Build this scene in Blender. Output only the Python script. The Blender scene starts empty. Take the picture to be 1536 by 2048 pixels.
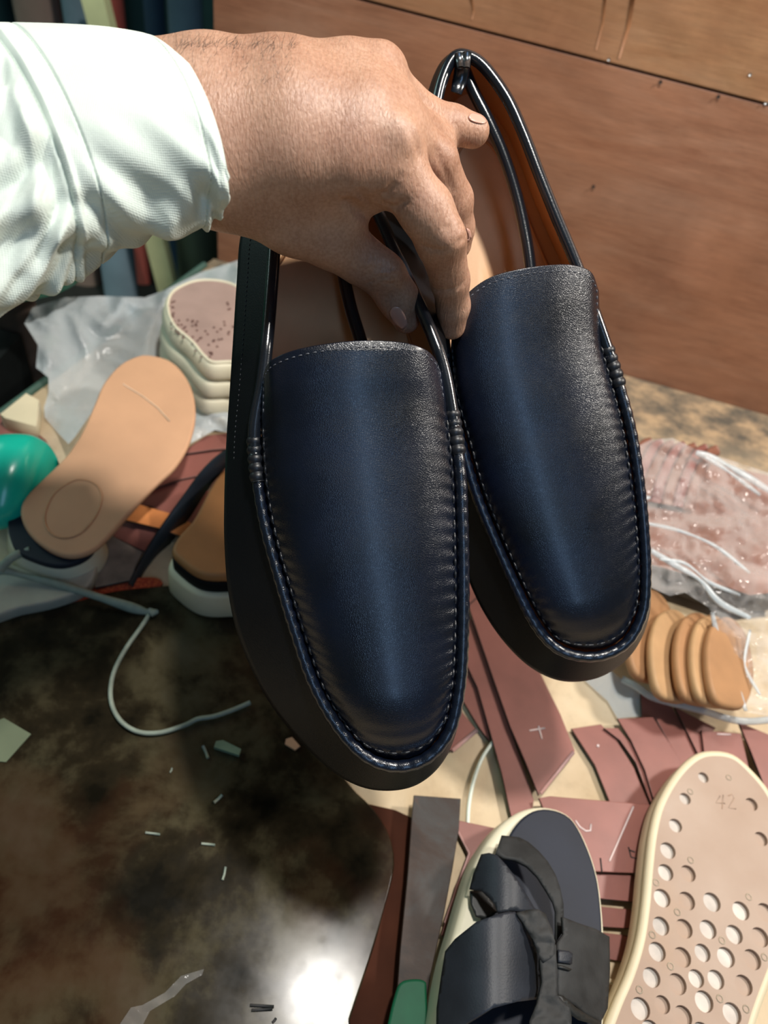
import bpy, bmesh, math, random
import numpy as np
from mathutils import Vector, Matrix, noise
from mathutils.bvhtree import BVHTree
from mathutils.geometry import delaunay_2d_cdt

# ------------------------------------------------------------------ camera
S = bpy.context.scene
FPX = 1480.0                                   # focal length in pixels of the 1536 x 2048 frame
H, PITCH, ROLL = 0.52, math.radians(48), math.radians(13)
FW = np.array([0, math.cos(PITCH), -math.sin(PITCH)])
_R = np.array([1.0, 0, 0]); _U = np.cross(_R, FW)
RT = math.cos(ROLL) * _R + math.sin(ROLL) * _U
UP = math.cos(ROLL) * _U - math.sin(ROLL) * _R
CO = np.array([0, 0, H])
cam = bpy.data.cameras.new('camera'); cam.sensor_fit = 'VERTICAL'; cam.sensor_height = 36
cam.lens = FPX / 2048 * 36; cam.clip_start = 0.01
cam.dof.use_dof = True; cam.dof.focus_distance = 0.345; cam.dof.aperture_fstop = cam.lens / 3.0
co = bpy.data.objects.new('camera', cam); S.collection.objects.link(co)
co.matrix_world = Matrix(((RT[0], UP[0], -FW[0], 0), (RT[1], UP[1], -FW[1], 0), (RT[2], UP[2], -FW[2], H), (0, 0, 0, 1)))
S.camera = co
# ------------------------------------------------------------------ light
S.view_settings.view_transform = 'Standard'; S.view_settings.look = 'None'
S.view_settings.exposure = 0.0; S.view_settings.gamma = 1.0; S.view_settings.use_curve_mapping = False
w = bpy.data.worlds.new('world'); S.world = w; w.use_nodes = True
w.node_tree.nodes['Background'].inputs[0].default_value = (0.62, 0.85, 0.80, 1)
w.node_tree.nodes['Background'].inputs[1].default_value = 0.07
def lamp(name, loc, target, size, power, color, shape='DISK', size_y=None):
    l = bpy.data.lights.new(name, 'AREA'); l.shape = shape; l.size = size; l.energy = power; l.color = color
    if size_y: l.size_y = size_y
    o = bpy.data.objects.new(name, l); S.collection.objects.link(o); o.location = loc
    o.rotation_euler = (Vector(target) - Vector(loc)).to_track_quat('-Z', 'Y').to_euler()
    return o
lamp('ceiling_lamp', (0.10, 0.27, 1.25), (0.06, 0.45, 0), 0.085, 12.5, (1.0, 0.96, 0.90))
lamp('second_lamp', (0.80, 0.48, 0.98), (0.2, 0.4, 0), 0.11, 9.5, (1.0, 0.94, 0.86))
lamp('daylight_opening', (-1.3, 0.8, 0.9), (-0.1, 0.75, 0.2), 0.7, 4.2, (0.68, 1.0, 0.93), 'RECTANGLE', 0.6)
lamp('vamp_sheen_strip', (0.35, -0.95, 1.35), (0.05, 0.3, 0.3), 0.12, 4.4, (0.38, 0.62, 1.0), 'RECTANGLE', 1.0)  # unseen strip added behind the camera for a bluish sheen on the vamps

# ------------------------------------------------------------------ helpers
rnd = random.Random(5)
def P(x, y, d):                                # photo pixel at a depth along the view axis -> world
    x = np.asarray(x, float); y = np.asarray(y, float); d = np.asarray(d, float)
    return CO + d[..., None] * (FW + ((x - 768) / FPX)[..., None] * RT - ((y - 1024) / FPX)[..., None] * UP)
def F(x, y, z=0.0):                            # photo pixel on the level plane z -> world
    d = FW + (x - 768) / FPX * RT - (y - 1024) / FPX * UP
    return CO + d * (z - H) / d[2]
def crom(pts, n, closed=True):                 # Catmull-Rom resample
    p = np.asarray(pts, float); k = len(p)
    if not closed: p = np.vstack([2 * p[0] - p[1], p, 2 * p[-1] - p[-2]])
    segs = k if closed else k - 1
    t = np.linspace(0, segs, n, endpoint=not closed); i = np.minimum(t.astype(int), segs - 1); f = (t - i)[:, None]
    g = (lambda j: p[j % k]) if closed else (lambda j: p[j + 1])
    a, b, c, d = g(i - 1), g(i), g(i + 1), g(i + 2)
    return 0.5 * (2 * b + (c - a) * f + (2 * a - 5 * b + 4 * c - d) * f ** 2 + (3 * b - a - 3 * c + d) * f ** 3)
def even(pts, n, closed=True):                 # evenly spaced along the curve
    q = crom(pts, max(400, n * 4), closed)
    if closed: q = np.vstack([q, q[:1]])
    s = np.r_[0, np.cumsum(np.linalg.norm(np.diff(q, axis=0), axis=1))]
    t = np.linspace(0, s[-1], n, endpoint=not closed)
    return np.stack([np.interp(t, s, q[:, j]) for j in range(q.shape[1])], 1)
def mesh(name, v, f, mat, parent=None, smooth=True, mats=None, fm=None):
    me = bpy.data.meshes.new(name)
    v = np.asarray(v, float)
    if parent is not None: v = v - np.array(root_loc(parent))
    me.from_pydata(v.tolist(), [], f if isinstance(f, list) else f.tolist())
    for m in (mats or [mat]): me.materials.append(m)
    if fm is not None: me.polygons.foreach_set('material_index', fm)
    if smooth: me.polygons.foreach_set('use_smooth', [True] * len(me.polygons))
    me.validate(); me.update()
    o = bpy.data.objects.new(name, me); S.collection.objects.link(o)
    if parent is not None: o.parent = parent
    return o
def root_loc(o):
    l = Vector(o.location)
    while o.parent: o = o.parent; l += o.location
    return l
def thing(name, label, cat, loc, group=None, kind=None):
    o = bpy.data.objects.new(name, None); S.collection.objects.link(o); o.location = [float(c) for c in loc]; o.empty_display_size = .02
    return tag(o, label, cat, group, kind)
def tag(o, label=None, cat=None, group=None, kind=None):
    if label: o['label'] = label
    if cat: o['category'] = cat
    if group: o['group'] = group
    if kind: o['kind'] = kind
    return o
def grid_faces(nu, nv, cu=False, cv=False):
    f = []
    for i in range(nu if cu else nu - 1):
        for j in range(nv if cv else nv - 1):
            a = i * nv + j; b = ((i + 1) % nu) * nv + j; c = ((i + 1) % nu) * nv + (j + 1) % nv; d = i * nv + (j + 1) % nv
            f.append((a, b, c, d))
    return f
def tube_vf(path, r, seg=10, closed=False, flat=1.0, nrm=None):
    p = np.asarray(path, float); n = len(p); r = np.broadcast_to(np.asarray(r, float), (n,))
    t = (np.roll(p, -1, 0) - np.roll(p, 1, 0)) if closed else np.gradient(p, axis=0)
    t /= np.linalg.norm(t, axis=1)[:, None] + 1e-12
    ref = np.array(FW if nrm is None else nrm); v = []
    for i in range(n):
        a = np.cross(t[i], ref); la = np.linalg.norm(a)
        a = a / la if la > 1e-6 else np.cross(t[i], [1, 0, 0.1]); b = np.cross(a, t[i])
        for k in range(seg):
            th = 2 * math.pi * k / seg
            v.append(p[i] + r[i] * (math.cos(th) * a + flat * math.sin(th) * b))
    f = grid_faces(n, seg, closed, True)
    if not closed: f += [tuple(range(seg - 1, -1, -1)), tuple(range((n - 1) * seg, n * seg))]
    return np.array(v), f
def tube(name, path, r, mat, parent=None, seg=10, closed=False, flat=1.0, nrm=None):
    v, f = tube_vf(path, r, seg, closed, flat, nrm); return mesh(name, v, f, mat, parent)
def join(parts):
    V, Fc, n = [], [], 0
    for v, f in parts:
        V.append(v); Fc += [tuple(i + n for i in q) for q in f]; n += len(v)
    return np.vstack(V), Fc
def px_floor(poly, z):                         # list of (x, y[, z]) -> world
    return np.array([F(p[0], p[1], p[2] if len(p) > 2 else z) for p in poly])
def slab(name, poly, z, t, mat, parent=None, smooth_n=0, side=None, bev=0.0, flare=0.0, zf=None):
    """flat piece traced on the level plane z, thickness t downwards; bev rounds its top edge"""
    w_ = px_floor(poly, z)
    if smooth_n: w_ = even(w_, smooth_n)
    return slab_w(name, w_, t, mat, parent, side, bev, flare, zf)
def slab_w(name, w_, t, mat, parent=None, side=None, bev=0.0, flare=0.0, zf=None):
    w_ = np.array(w_, float); n = len(w_)
    if zf: w_[:, 2] += [zf(p) for p in w_]
    tang = np.roll(w_, -1, 0) - np.roll(w_, 1, 0); nr = np.stack([tang[:, 1], -tang[:, 0], np.zeros(n)], 1)
    nr /= np.linalg.norm(nr, axis=1)[:, None] + 1e-12
    area = np.sum(w_[:, 0] * np.roll(w_[:, 1], -1) - w_[:, 1] * np.roll(w_[:, 0], -1))
    if area < 0: nr = -nr
    dz = np.array([0, 0, 1.0]); rings = []
    if bev > 0:
        for a in (0, 30, 60, 90):
            a_ = math.radians(a); rings.append(w_ - nr * bev * (1 - math.sin(a_)) - dz * bev * (1 - math.cos(a_)))
        rings.append(w_ + nr * flare - dz * (t - bev)); 
        for a in (45, 90):
            a_ = math.radians(a); rings.append(w_ + nr * (flare - bev * (1 - math.cos(a_))) - dz * (t - bev + bev * math.sin(a_)))
    else:
        rings = [w_, w_ + nr * flare - dz * t]
    V = np.vstack(rings); m = len(rings)
    f = [(i * n + (j + 1) % n, i * n + j, (i + 1) * n + j, (i + 1) * n + (j + 1) % n) for i in range(m - 1) for j in range(n)]
    f += [tuple(range(n)), tuple(range(m * n - 1, (m - 1) * n - 1, -1))]
    if area < 0: f = [q[::-1] for q in f]
    fm = [1] * len(f); fm[-2] = 0
    if bev > 0: fm = [0 if k < 2 * n else fm[k] for k in range(len(f))]
    o = mesh(name, V, f, mat, parent, smooth=bev > 0, mats=[mat, side or mat], fm=fm)
    if bev > 0: o.data.polygons[len(f) - 2].use_smooth = False
    return o
def sheet(name, poly, zfun, mat, parent=None, step=9, thick=0.0, smooth_n=0, wfun=None):
    """thin pliable sheet: traced outline filled with points, each at its own height"""
    b = np.array(poly, float)[:, :2]
    if smooth_n: b = even(b, smooth_n)
    else: b = even_lin(b, step)
    x0, y0 = b.min(0); x1, y1 = b.max(0); inn = []
    for i in range(int((x1 - x0) / step) + 1):
        for j in range(int((y1 - y0) / step) + 1):
            q = (x0 + i * step + rnd.uniform(-.2, .2) * step, y0 + j * step + rnd.uniform(-.2, .2) * step)
            if inside(q, b) and np.min(np.hypot(b[:, 0] - q[0], b[:, 1] - q[1])) > step * .55: inn.append(q)
    pts = [Vector(p) for p in b.tolist() + inn]
    vs, es, fs, *_ = delaunay_2d_cdt(pts, [(i, (i + 1) % len(b)) for i in range(len(b))], [list(range(len(b)))], 1, 1e-6)
    W = [wfun(v[0], v[1]) if wfun else F(v[0], v[1], zfun(v[0], v[1])) for v in vs]
    o = mesh(name, W, [tuple(f) for f in fs], mat, parent)
    if thick:
        m = o.modifiers.new('s', 'SOLIDIFY'); m.thickness = thick; m.offset = 0
    return o
def even_lin(b, step):
    out = []
    for i in range(len(b)):
        p, q = b[i], b[(i + 1) % len(b)]; k = max(1, int(np.hypot(*(q - p)) / step))
        for j in range(k): out.append(p + (q - p) * j / k)
    return np.array(out)
def inside(q, b):
    x, y = q; x2, y2 = np.roll(b[:, 0], -1), np.roll(b[:, 1], -1)
    c = (b[:, 1] > y) != (y2 > y)
    with np.errstate(all='ignore'): xi = (x2 - b[:, 0]) * (y - b[:, 1]) / (y2 - b[:, 1]) + b[:, 0]
    return bool(np.sum(c & (x < xi)) % 2)
def nz(x, y, z=0.0, s=1.0): return noise.noise(Vector((x * s, y * s, z)))
def box_vf(c, a, b, h):                        # oriented box: centre and three half vectors
    c, a, b, h = map(np.asarray, (c, a, b, h)); v = [c + i * a + j * b + k * h for i in (-1, 1) for j in (-1, 1) for k in (-1, 1)]
    return np.array(v), [(0, 1, 3, 2), (4, 6, 7, 5), (0, 4, 5, 1), (2, 3, 7, 6), (0, 2, 6, 4), (1, 5, 7, 3)]

# ------------------------------------------------------------------ materials
class NT:
    def __init__(s, name):
        s.m = bpy.data.materials.new(name); s.m.use_nodes = True; s.t = s.m.node_tree; s.b = s.t.nodes['Principled BSDF']
        s.tc = s.t.nodes.new('ShaderNodeTexCoord'); s.geo = s.t.nodes.new('ShaderNodeNewGeometry')
    def n(s, typ, **k):
        x = s.t.nodes.new(typ)
        for a, b in k.items(): setattr(x, a, b)
        return x
    def l(s, a, b): s.t.links.new(a, b)
    def pos(s, scale=(1, 1, 1), rot=(0, 0, 0)):
        m = s.n('ShaderNodeMapping'); m.inputs['Scale'].default_value = scale; m.inputs['Rotation'].default_value = rot
        s.l(s.geo.outputs['Position'], m.inputs[0]); return m.outputs[0]
    def noise(s, scale, detail=4, vec=None, rough=.5, dist=0):
        x = s.n('ShaderNodeTexNoise'); x.inputs['Scale'].default_value = scale; x.inputs['Detail'].default_value = detail
        x.inputs['Roughness'].default_value = rough; x.inputs['Distortion'].default_value = dist
        s.l(vec if vec is not None else s.pos(), x.inputs['Vector']); return x.outputs['Fac']
    def ramp(s, fac, stops):
        x = s.n('ShaderNodeValToRGB'); e = x.color_ramp.elements
        while len(e) < len(stops): e.new(.5)
        for k, (p, c) in zip(e, stops): k.position = p; k.color = (*c, 1) if len(c) == 3 else c
        s.l(fac, x.inputs[0]); return x.outputs[0]
    def mix(s, fac, a, b, mode='MIX'):
        x = s.n('ShaderNodeMix'); x.data_type = 'RGBA'; x.blend_type = mode
        for v, i in ((fac, 0), (a, 6), (b, 7)):
            if isinstance(v, (int, float)): x.inputs[i].default_value = v
            elif isinstance(v, tuple): x.inputs[i].default_value = (*v, 1)
            else: s.l(v, x.inputs[i])
        return x.outputs[2]
    def col(s, c):
        if isinstance(c, tuple): s.b.inputs['Base Color'].default_value = (*c, 1)
        else: s.l(c, s.b.inputs['Base Color'])
    def set(s, **k):
        for a, v in k.items():
            i = s.b.inputs[a.replace('_', ' ')]
            if isinstance(v, (int, float, tuple)): i.default_value = v
            else: s.l(v, i)
    def bump(s, h, strength=.3, dist=.001):
        x = s.n('ShaderNodeBump'); x.inputs['Strength'].default_value = strength; x.inputs['Distance'].default_value = dist
        s.l(h, x.inputs['Height'])
        if s.b.inputs['Normal'].links: s.l(s.b.inputs['Normal'].links[0].from_socket, x.inputs['Normal'])
        s.l(x.outputs[0], s.b.inputs['Normal']); return x
def plain(name, c, r=.5, var=.15, scale=60, bump=0.0, bscale=900, bdist=.0004, **k):
    m = NT(name); f = m.noise(scale, 5)
    lo = tuple(x * (1 - var) for x in c); hi = tuple(min(1, x * (1 + var)) for x in c)
    m.col(m.ramp(f, [(.3, lo), (.7, hi)])); m.set(Roughness=r, **k)
    if bump: m.bump(m.noise(bscale, 3), bump, bdist)
    return m.m
def leather_black(name, c, r, blue=(.003, .0055, .015)):
    m = NT(name)
    patch = m.noise(22, 3, rough=.6)
    m.col(m.mix(m.ramp(patch, [(.35, (0, 0, 0)), (.7, (1, 1, 1))]), c, blue))
    rr = m.ramp(m.noise(45, 6, rough=.7), [(.3, (r - .05,) * 3), (.7, (r + .05,) * 3)])
    m.set(Roughness=rr, Specular_IOR_Level=.42, Coat_Weight=.30 if r > .3 else .7, Coat_Roughness=.24)
    v = m.n('ShaderNodeTexVoronoi'); v.feature = 'DISTANCE_TO_EDGE'; v.inputs['Scale'].default_value = 1150
    mp = m.pos(); m.l(mp, v.inputs['Vector'])
    m.bump(m.ramp(v.outputs['Distance'], [(0, (0, 0, 0)), (.25, (1, 1, 1))]), .26, .0002)
    m.bump(m.noise(2600, 2), .2, .00014)
    return m.m
M = {}
M['loafer'] = leather_black('navy_black_leather', (.002, .0028, .006), .31)
M['wall_leather'] = plain('black_wall_leather', (.002, .0026, .004), .42, .2, 30, .2, 1200, Specular_IOR_Level=.28)
M['piping'] = leather_black('piping_leather', (.003, .0045, .009), .25)
M['binding'] = plain('black_binding', (.006, .008, .012), .22, bump=.15, bscale=1500, Coat_Weight=.3, Coat_Roughness=.15)
M['outsole'] = plain('black_rubber', (.004, .004, .005), .6, Specular_IOR_Level=.15)
M['thread'] = plain('black_thread', (.006, .007, .01), .42)
M['pale_thread'] = plain('grey_thread', (.07, .075, .09), .5)
M['lining'] = plain('tan_lining', (.50, .235, .095), .55, .12, 25, .25, 1400)
M['insock'] = plain('tan_insock', (.68, .41, .22), .55, .10, 30, .15, 1400)
M['clasp'] = plain('dark_metal', (.13, .14, .15), .25, Metallic=.9)
# skin
m = NT('skin'); n1 = m.noise(38, 5, rough=.6); n2 = m.noise(700, 3)
c = m.ramp(n1, [(.28, (.30, .145, .088)), (.55, (.41, .225, .145)), (.78, (.50, .30, .21))])
m.col(m.mix(.22, c, m.ramp(n2, [(.35, (.24, .12, .075)), (.65, (.60, .40, .30))])))
m.set(Roughness=.46, Subsurface_Weight=.12, Subsurface_Radius=(.008, .003, .0015), Subsurface_Scale=.6, Specular_IOR_Level=.5)
ax = m.pos((1, 1, 1), (0, 0, 0))
mp = m.n('ShaderNodeMapping'); mp.vector_type = 'POINT'; mp.inputs['Rotation'].default_value = co.matrix_world.to_euler() if False else (0, 0, 0)
# rotate positions into the hand's own axes so that the fine creases run across the wrist
tx = m.n('ShaderNodeVectorMath', operation='DOT_PRODUCT'); tx.inputs[1].default_value = tuple(RT); m.l(m.geo.outputs['Position'], tx.inputs[0])
ty = m.n('ShaderNodeVectorMath', operation='DOT_PRODUCT'); ty.inputs[1].default_value = tuple(UP); m.l(m.geo.outputs['Position'], ty.inputs[0])
cb = m.n('ShaderNodeCombineXYZ'); ma = m.n('ShaderNodeMath', operation='MULTIPLY'); ma.inputs[1].default_value = .34
m.l(tx.outputs['Value'], cb.inputs[0]); m.l(ty.outputs['Value'], ma.inputs[0]); m.l(ma.outputs[0], cb.inputs[1])
m.bump(m.noise(900, 3, cb.outputs[0], .55, .6), .6, .0008)
m.bump(m.noise(2600, 2), .15, .0003)
M['skin'] = m.m
M['nail'] = plain('nail', (.55, .31, .24), .28, .06, 80, Coat_Weight=.4)
M['hair'] = plain('hair', (.03, .02, .015), .4)
# cotton sleeve
m = NT('mint_cotton'); m.col(m.ramp(m.noise(30, 4), [(.3, (.55, .62, .56)), (.7, (.62, .69, .63))]))
m.set(Roughness=.85, Sheen_Weight=.15)
for ang in (0.0, math.pi / 2):
    wv = m.n('ShaderNodeTexWave'); wv.inputs['Scale'].default_value = 420; wv.inputs['Distortion'].default_value = 1.2; wv.inputs['Detail'].default_value = 1; wv.inputs['Detail Scale'].default_value = 3
    cx = m.n('ShaderNodeCombineXYZ')
    if ang: m.l(None or m.t.nodes['Geometry'].outputs['Position'], cx.inputs[0]) if False else None
    dx = m.n('ShaderNodeVectorMath', operation='DOT_PRODUCT'); dx.inputs[1].default_value = tuple(RT if ang == 0 else UP)
    m.l(m.geo.outputs['Position'], dx.inputs[0]); m.l(dx.outputs['Value'], cx.inputs[0])
    dy = m.n('ShaderNodeVectorMath', operation='DOT_PRODUCT'); dy.inputs[1].default_value = tuple(UP if ang == 0 else RT)
    m.l(m.geo.outputs['Position'], dy.inputs[0]); m.l(dy.outputs['Value'], cx.inputs[1])
    m.l(cx.outputs[0], wv.inputs['Vector']); m.bump(wv.outputs['Fac'], .32, .0003)
m.bump(m.noise(600, 3), .2, .0005)
M['cotton'] = m.m
# wood panel
def wood(name, a, b, c_, rough=.42, dirn=0.0):
    m = NT(name); v = m.pos((1.6, 4, 9), (0, 0, 0)); f = m.noise(3.2, 8, v, .62, .9)
    g = m.noise(2.4, 5, m.pos((1.6, 1.6, 2.2)), .6, .3); fine = m.noise(26, 6, m.pos((.8, 8, 16)), .7)
    cc = m.ramp(f, [(.28, a), (.5, b), (.74, c_)])
    cc = m.mix(m.ramp(g, [(.35, (0, 0, 0)), (.7, (.75,) * 3)]), cc, (.38, .165, .085))
    cc = m.mix(.45, cc, m.ramp(m.noise(7, 6, m.pos((1, 1, 1.6)), .65, .6), [(.35, (.50, .44, .40)), (.65, (1.15, 1.15, 1.15))]), 'MULTIPLY')
    cc = m.mix(.3, cc, m.ramp(fine, [(.35, (.30, .30, .30)), (.65, (1, 1, 1))]), 'MULTIPLY')
    m.col(cc); m.set(Roughness=m.ramp(g, [(.3, (rough,) * 3), (.7, (rough + .12,) * 3)]), Specular_IOR_Level=.5)
    m.bump(fine, .12, .0006); return m.m
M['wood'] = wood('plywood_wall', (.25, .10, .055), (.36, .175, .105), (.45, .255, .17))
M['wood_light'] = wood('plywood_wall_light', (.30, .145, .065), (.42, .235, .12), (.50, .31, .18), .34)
m = NT('table_ply'); f1 = m.noise(9, 7, m.pos((1.6, .8, 1)), .6, .4); f2 = m.noise(34, 6, rough=.7)
c = m.ramp(f1, [(.3, (.46, .34, .20)), (.55, (.62, .49, .32)), (.75, (.70, .58, .42))])
c = m.mix(m.ramp(f2, [(.5, (0, 0, 0)), (.72, (.35,) * 3)]), c, (.28, .20, .12))
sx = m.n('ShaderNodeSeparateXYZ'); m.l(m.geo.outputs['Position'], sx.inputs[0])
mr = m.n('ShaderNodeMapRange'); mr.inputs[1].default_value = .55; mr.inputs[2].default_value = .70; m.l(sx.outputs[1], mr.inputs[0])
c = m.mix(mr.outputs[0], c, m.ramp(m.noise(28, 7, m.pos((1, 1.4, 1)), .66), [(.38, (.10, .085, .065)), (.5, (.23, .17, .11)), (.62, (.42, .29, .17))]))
m.col(c); m.set(Roughness=.62); m.bump(f2, .2, .0008); M['table'] = m.m
# dark polished board
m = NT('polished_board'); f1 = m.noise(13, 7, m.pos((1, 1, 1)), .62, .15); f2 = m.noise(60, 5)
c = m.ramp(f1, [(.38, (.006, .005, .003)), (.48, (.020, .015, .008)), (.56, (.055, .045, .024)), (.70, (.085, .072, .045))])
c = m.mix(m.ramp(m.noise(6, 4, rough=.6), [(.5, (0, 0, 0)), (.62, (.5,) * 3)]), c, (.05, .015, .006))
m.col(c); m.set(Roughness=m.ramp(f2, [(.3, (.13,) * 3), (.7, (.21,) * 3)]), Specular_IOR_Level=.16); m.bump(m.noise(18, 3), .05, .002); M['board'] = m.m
M['maroon'] = plain('maroon_leather', (.25, .092, .074), .42, .16, 28, .22, 1300)
M['bag_hide'] = plain('brown_maroon', (.23, .095, .06), .5, .15, 25)
M['maroon_edge'] = plain('shaded_cut_edge', (.022, .016, .014), .6)  # near-black sides take in the shadows and gaps along the strips
M['maroon_bright'] = plain('maroon_bevel', (.46, .27, .25), .5)
M['tan_cork'] = plain('tan_suede', (.58, .325, .185), .72, .07, 22, .3, 1500)
M['brown_sole'] = plain('brown_crepe', (.37, .165, .058), .6, .14, 30, .25, 1100)
M['ochre_tan'] = plain('ochre_tan', (.45, .27, .13), .65, .12, 30, .25, 1200)
M['cream'] = plain('cream_rubber', (.70, .61, .42), .5, .06, 30)
M['cream_white'] = plain('cream_foam', (.74, .69, .52), .5, .05, 30)
m = NT('tan_tread'); c = m.ramp(m.noise(14, 5), [(.3, (.35, .235, .165)), (.6, (.43, .315, .24)), (.8, (.48, .385, .315))])
m.col(m.mix(m.ramp(m.noise(9, 4), [(.55, (0, 0, 0)), (.75, (.5,) * 3)]), c, (.50, .27, .10))); m.set(Roughness=.55); m.bump(m.noise(240, 4), .15, .0008); M['tread'] = m.m
M['tread_mauve'] = plain('mauve_tread', (.36, .25, .215), .55, .12, 30, .2, 400)
M['mauve_dot'] = plain('mauve_dot', (.20, .10, .08), .6)
M['stud'] = plain('dusty_recess', (.52, .46, .40), .45, .25, 60)
M['black_foam'] = plain('black_footbed', (.012, .016, .028), .55, .2, 20, .2, 1500, Specular_IOR_Level=.28)
M['black_strap'] = plain('black_nubuck', (.018, .022, .030), .48, .3, 35, .3, 900, Specular_IOR_Level=.4)
M['strap_worn'] = plain('worn_black_leather', (.030, .031, .031), .62, .35, 60, .35, 500, Specular_IOR_Level=.25)
M['teal'] = plain('teal_plastic', (.012, .50, .36), .22, .05, 20)
M['green'] = plain('green_plastic', (.004, .15, .075), .3, .1, 20)
M['dark'] = plain('near_black', (.008, .010, .010), .5)
M['orange'] = plain('orange_strap', (.72, .26, .075), .6, .1, 60, .4, 600)
M['red'] = NT('orange_red_webbing').m
m = NT('orange_red_mesh'); ck = m.n('ShaderNodeTexVoronoi'); ck.inputs['Scale'].default_value = 420; m.l(m.pos(), ck.inputs['Vector'])
m.col(m.ramp(ck.outputs['Distance'], [(.2, (.60, .12, .035)), (.6, (.38, .045, .018))])); m.set(Roughness=.7); m.bump(ck.outputs['Distance'], .5, .001); M['red'] = m.m
M['suede'] = plain('grey_suede', (.21, .18, .145), .85, .25, 80, .4, 900)
M['rust'] = NT('x').m
m = NT('rusty_steel'); f = m.noise(16, 7, m.pos((1, 1, 1)), .7, .5)
m.col(m.ramp(f, [(.35, (.012, .009, .008)), (.5, (.035, .02, .014)), (.65, (.045, .042, .04)), (.8, (.11, .045, .02))])); m.set(Roughness=.5, Metallic=0.1, Specular_IOR_Level=.25); m.bump(f, .2, .001); M['rust'] = m.m
M['twine'] = plain('pale_twine', (.27, .31, .25), .6, .15, 120, .4, 900)
M['chalk'] = plain('chalk', (.72, .60, .58), .8)
M['ink'] = plain('ink', (.02, .02, .02), .7)
M['paper'] = plain('greenish_card', (.16, .19, .11), .7, .1, 30)
M['steel'] = plain('steel', (.5, .52, .54), .3, Metallic=.8)
M['teal_wall'] = plain('dark_teal_wall', (.055, .12, .115), .8, .3, 6)
for nm, c in (('cloth_blue', (0.20, 0.28, 0.33)), ('cloth_red', (0.770, 0.154, 0.110)), ('cloth_yellow', (0.800, 0.800, 0.418)), ('cloth_navy', (0.040, 0.077, 0.121)),
              ('cloth_slate', (0.242, 0.352, 0.418)), ('cloth_brown', (0.286, 0.198, 0.154)), ('cloth_teal', (0.132, 0.286, 0.264)), ('cloth_olive', (0.110, 0.132, 0.077)), ('cloth_dark', (0.026, 0.066, 0.066)), ('cloth_pale', (0.374, 0.528, 0.506))):
    M[nm] = plain(nm, c, .8, .15, 14, .2, 300)
def film(name, c, dens, rough):
    m = NT(name); m.col(c); m.set(Roughness=rough, Specular_IOR_Level=.8)
    m.bump(m.noise(38, 3, rough=.5, dist=1.2), .5, .004)
    tr = m.n('ShaderNodeBsdfTransparent'); mx = m.n('ShaderNodeMixShader')
    lw = m.n('ShaderNodeLayerWeight'); lw.inputs[0].default_value = .45
    r = m.ramp(lw.outputs['Facing'], [(0, (dens,) * 3), (1, (min(1, dens + .45),) * 3)])
    m.l(r, mx.inputs[0]); m.l(tr.outputs[0], mx.inputs[1]); m.l(m.b.outputs[0], mx.inputs[2])
    m.l(mx.outputs[0], m.t.nodes['Material Output'].inputs[0]); return m.m
M['film'] = film('milky_plastic_film', (.62, .68, .70), .5, .28)
M['film_clear'] = film('clear_plastic_film', (.74, .72, .70), .12, .11)
M['green_clear'] = plain('green_clear_plastic', (.006, .09, .04), .5, Specular_IOR_Level=.2)
M['white'] = plain('white_scrap', (.72, .70, .62), .7)

# ------------------------------------------------------------------ setting
W1, W2 = F(1200, 735), F(1536, 830)
WU = (W2 - W1) / np.linalg.norm(W2 - W1); WN = np.array([WU[1], -WU[0], 0])     # along the wall, towards the camera
def onwall(x, y, off=0.0):
    d = FW + (x - 768) / FPX * RT - (y - 1024) / FPX * UP; p0 = W1 + WN * off
    return CO + d * np.dot(p0 - CO, WN) / np.dot(d, WN)
sL = float(np.dot(onwall(430, 240) - W1, WU)); ZS = float((onwall(820, 23)[2] + onwall(1536, 210)[2]) / 2)
print('wall', W1, W2, 'left', sL, 'seam z', onwall(820, 23), onwall(1536, 210))
wall = tag(bpy.data.objects.new('wall_back', None), kind='structure'); S.collection.objects.link(wall)
def wallbox(name, s0, s1, z0, z1, t, mat, off=0.0):
    c = W1 + WU * (s0 + s1) / 2 + WN * (off - t / 2); c = np.array([c[0], c[1], (z0 + z1) / 2])
    v, f = box_vf(c, WU * (s1 - s0) / 2, WN * t / 2, np.array([0, 0, (z1 - z0) / 2]))
    o = mesh(name, v, f, mat, wall, smooth=False)
    b = o.modifiers.new('b', 'BEVEL'); b.width = .0012; b.segments = 2
    return o
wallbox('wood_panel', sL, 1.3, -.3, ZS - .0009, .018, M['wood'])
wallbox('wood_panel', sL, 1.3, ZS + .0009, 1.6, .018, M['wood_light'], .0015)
wallbox('backing_board', sL + .02, 1.3, -.3, 1.6, .012, M['wood'], -.02)
for x, y, mt in ((1218, 118, 'steel'), (1531, 205, 'steel'), (1500, 148, 'steel'), (1187, 373, 'maroon_edge'), (1437, 193, 'maroon_edge'), (1321, 164, 'maroon_edge')):
    p = onwall(x, y); v, f = tube_vf([p - WN * .002, p + WN * .0022], [.0018, .0013], 10, nrm=UP); mesh('nail_head', v, f, M[mt], wall)
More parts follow.
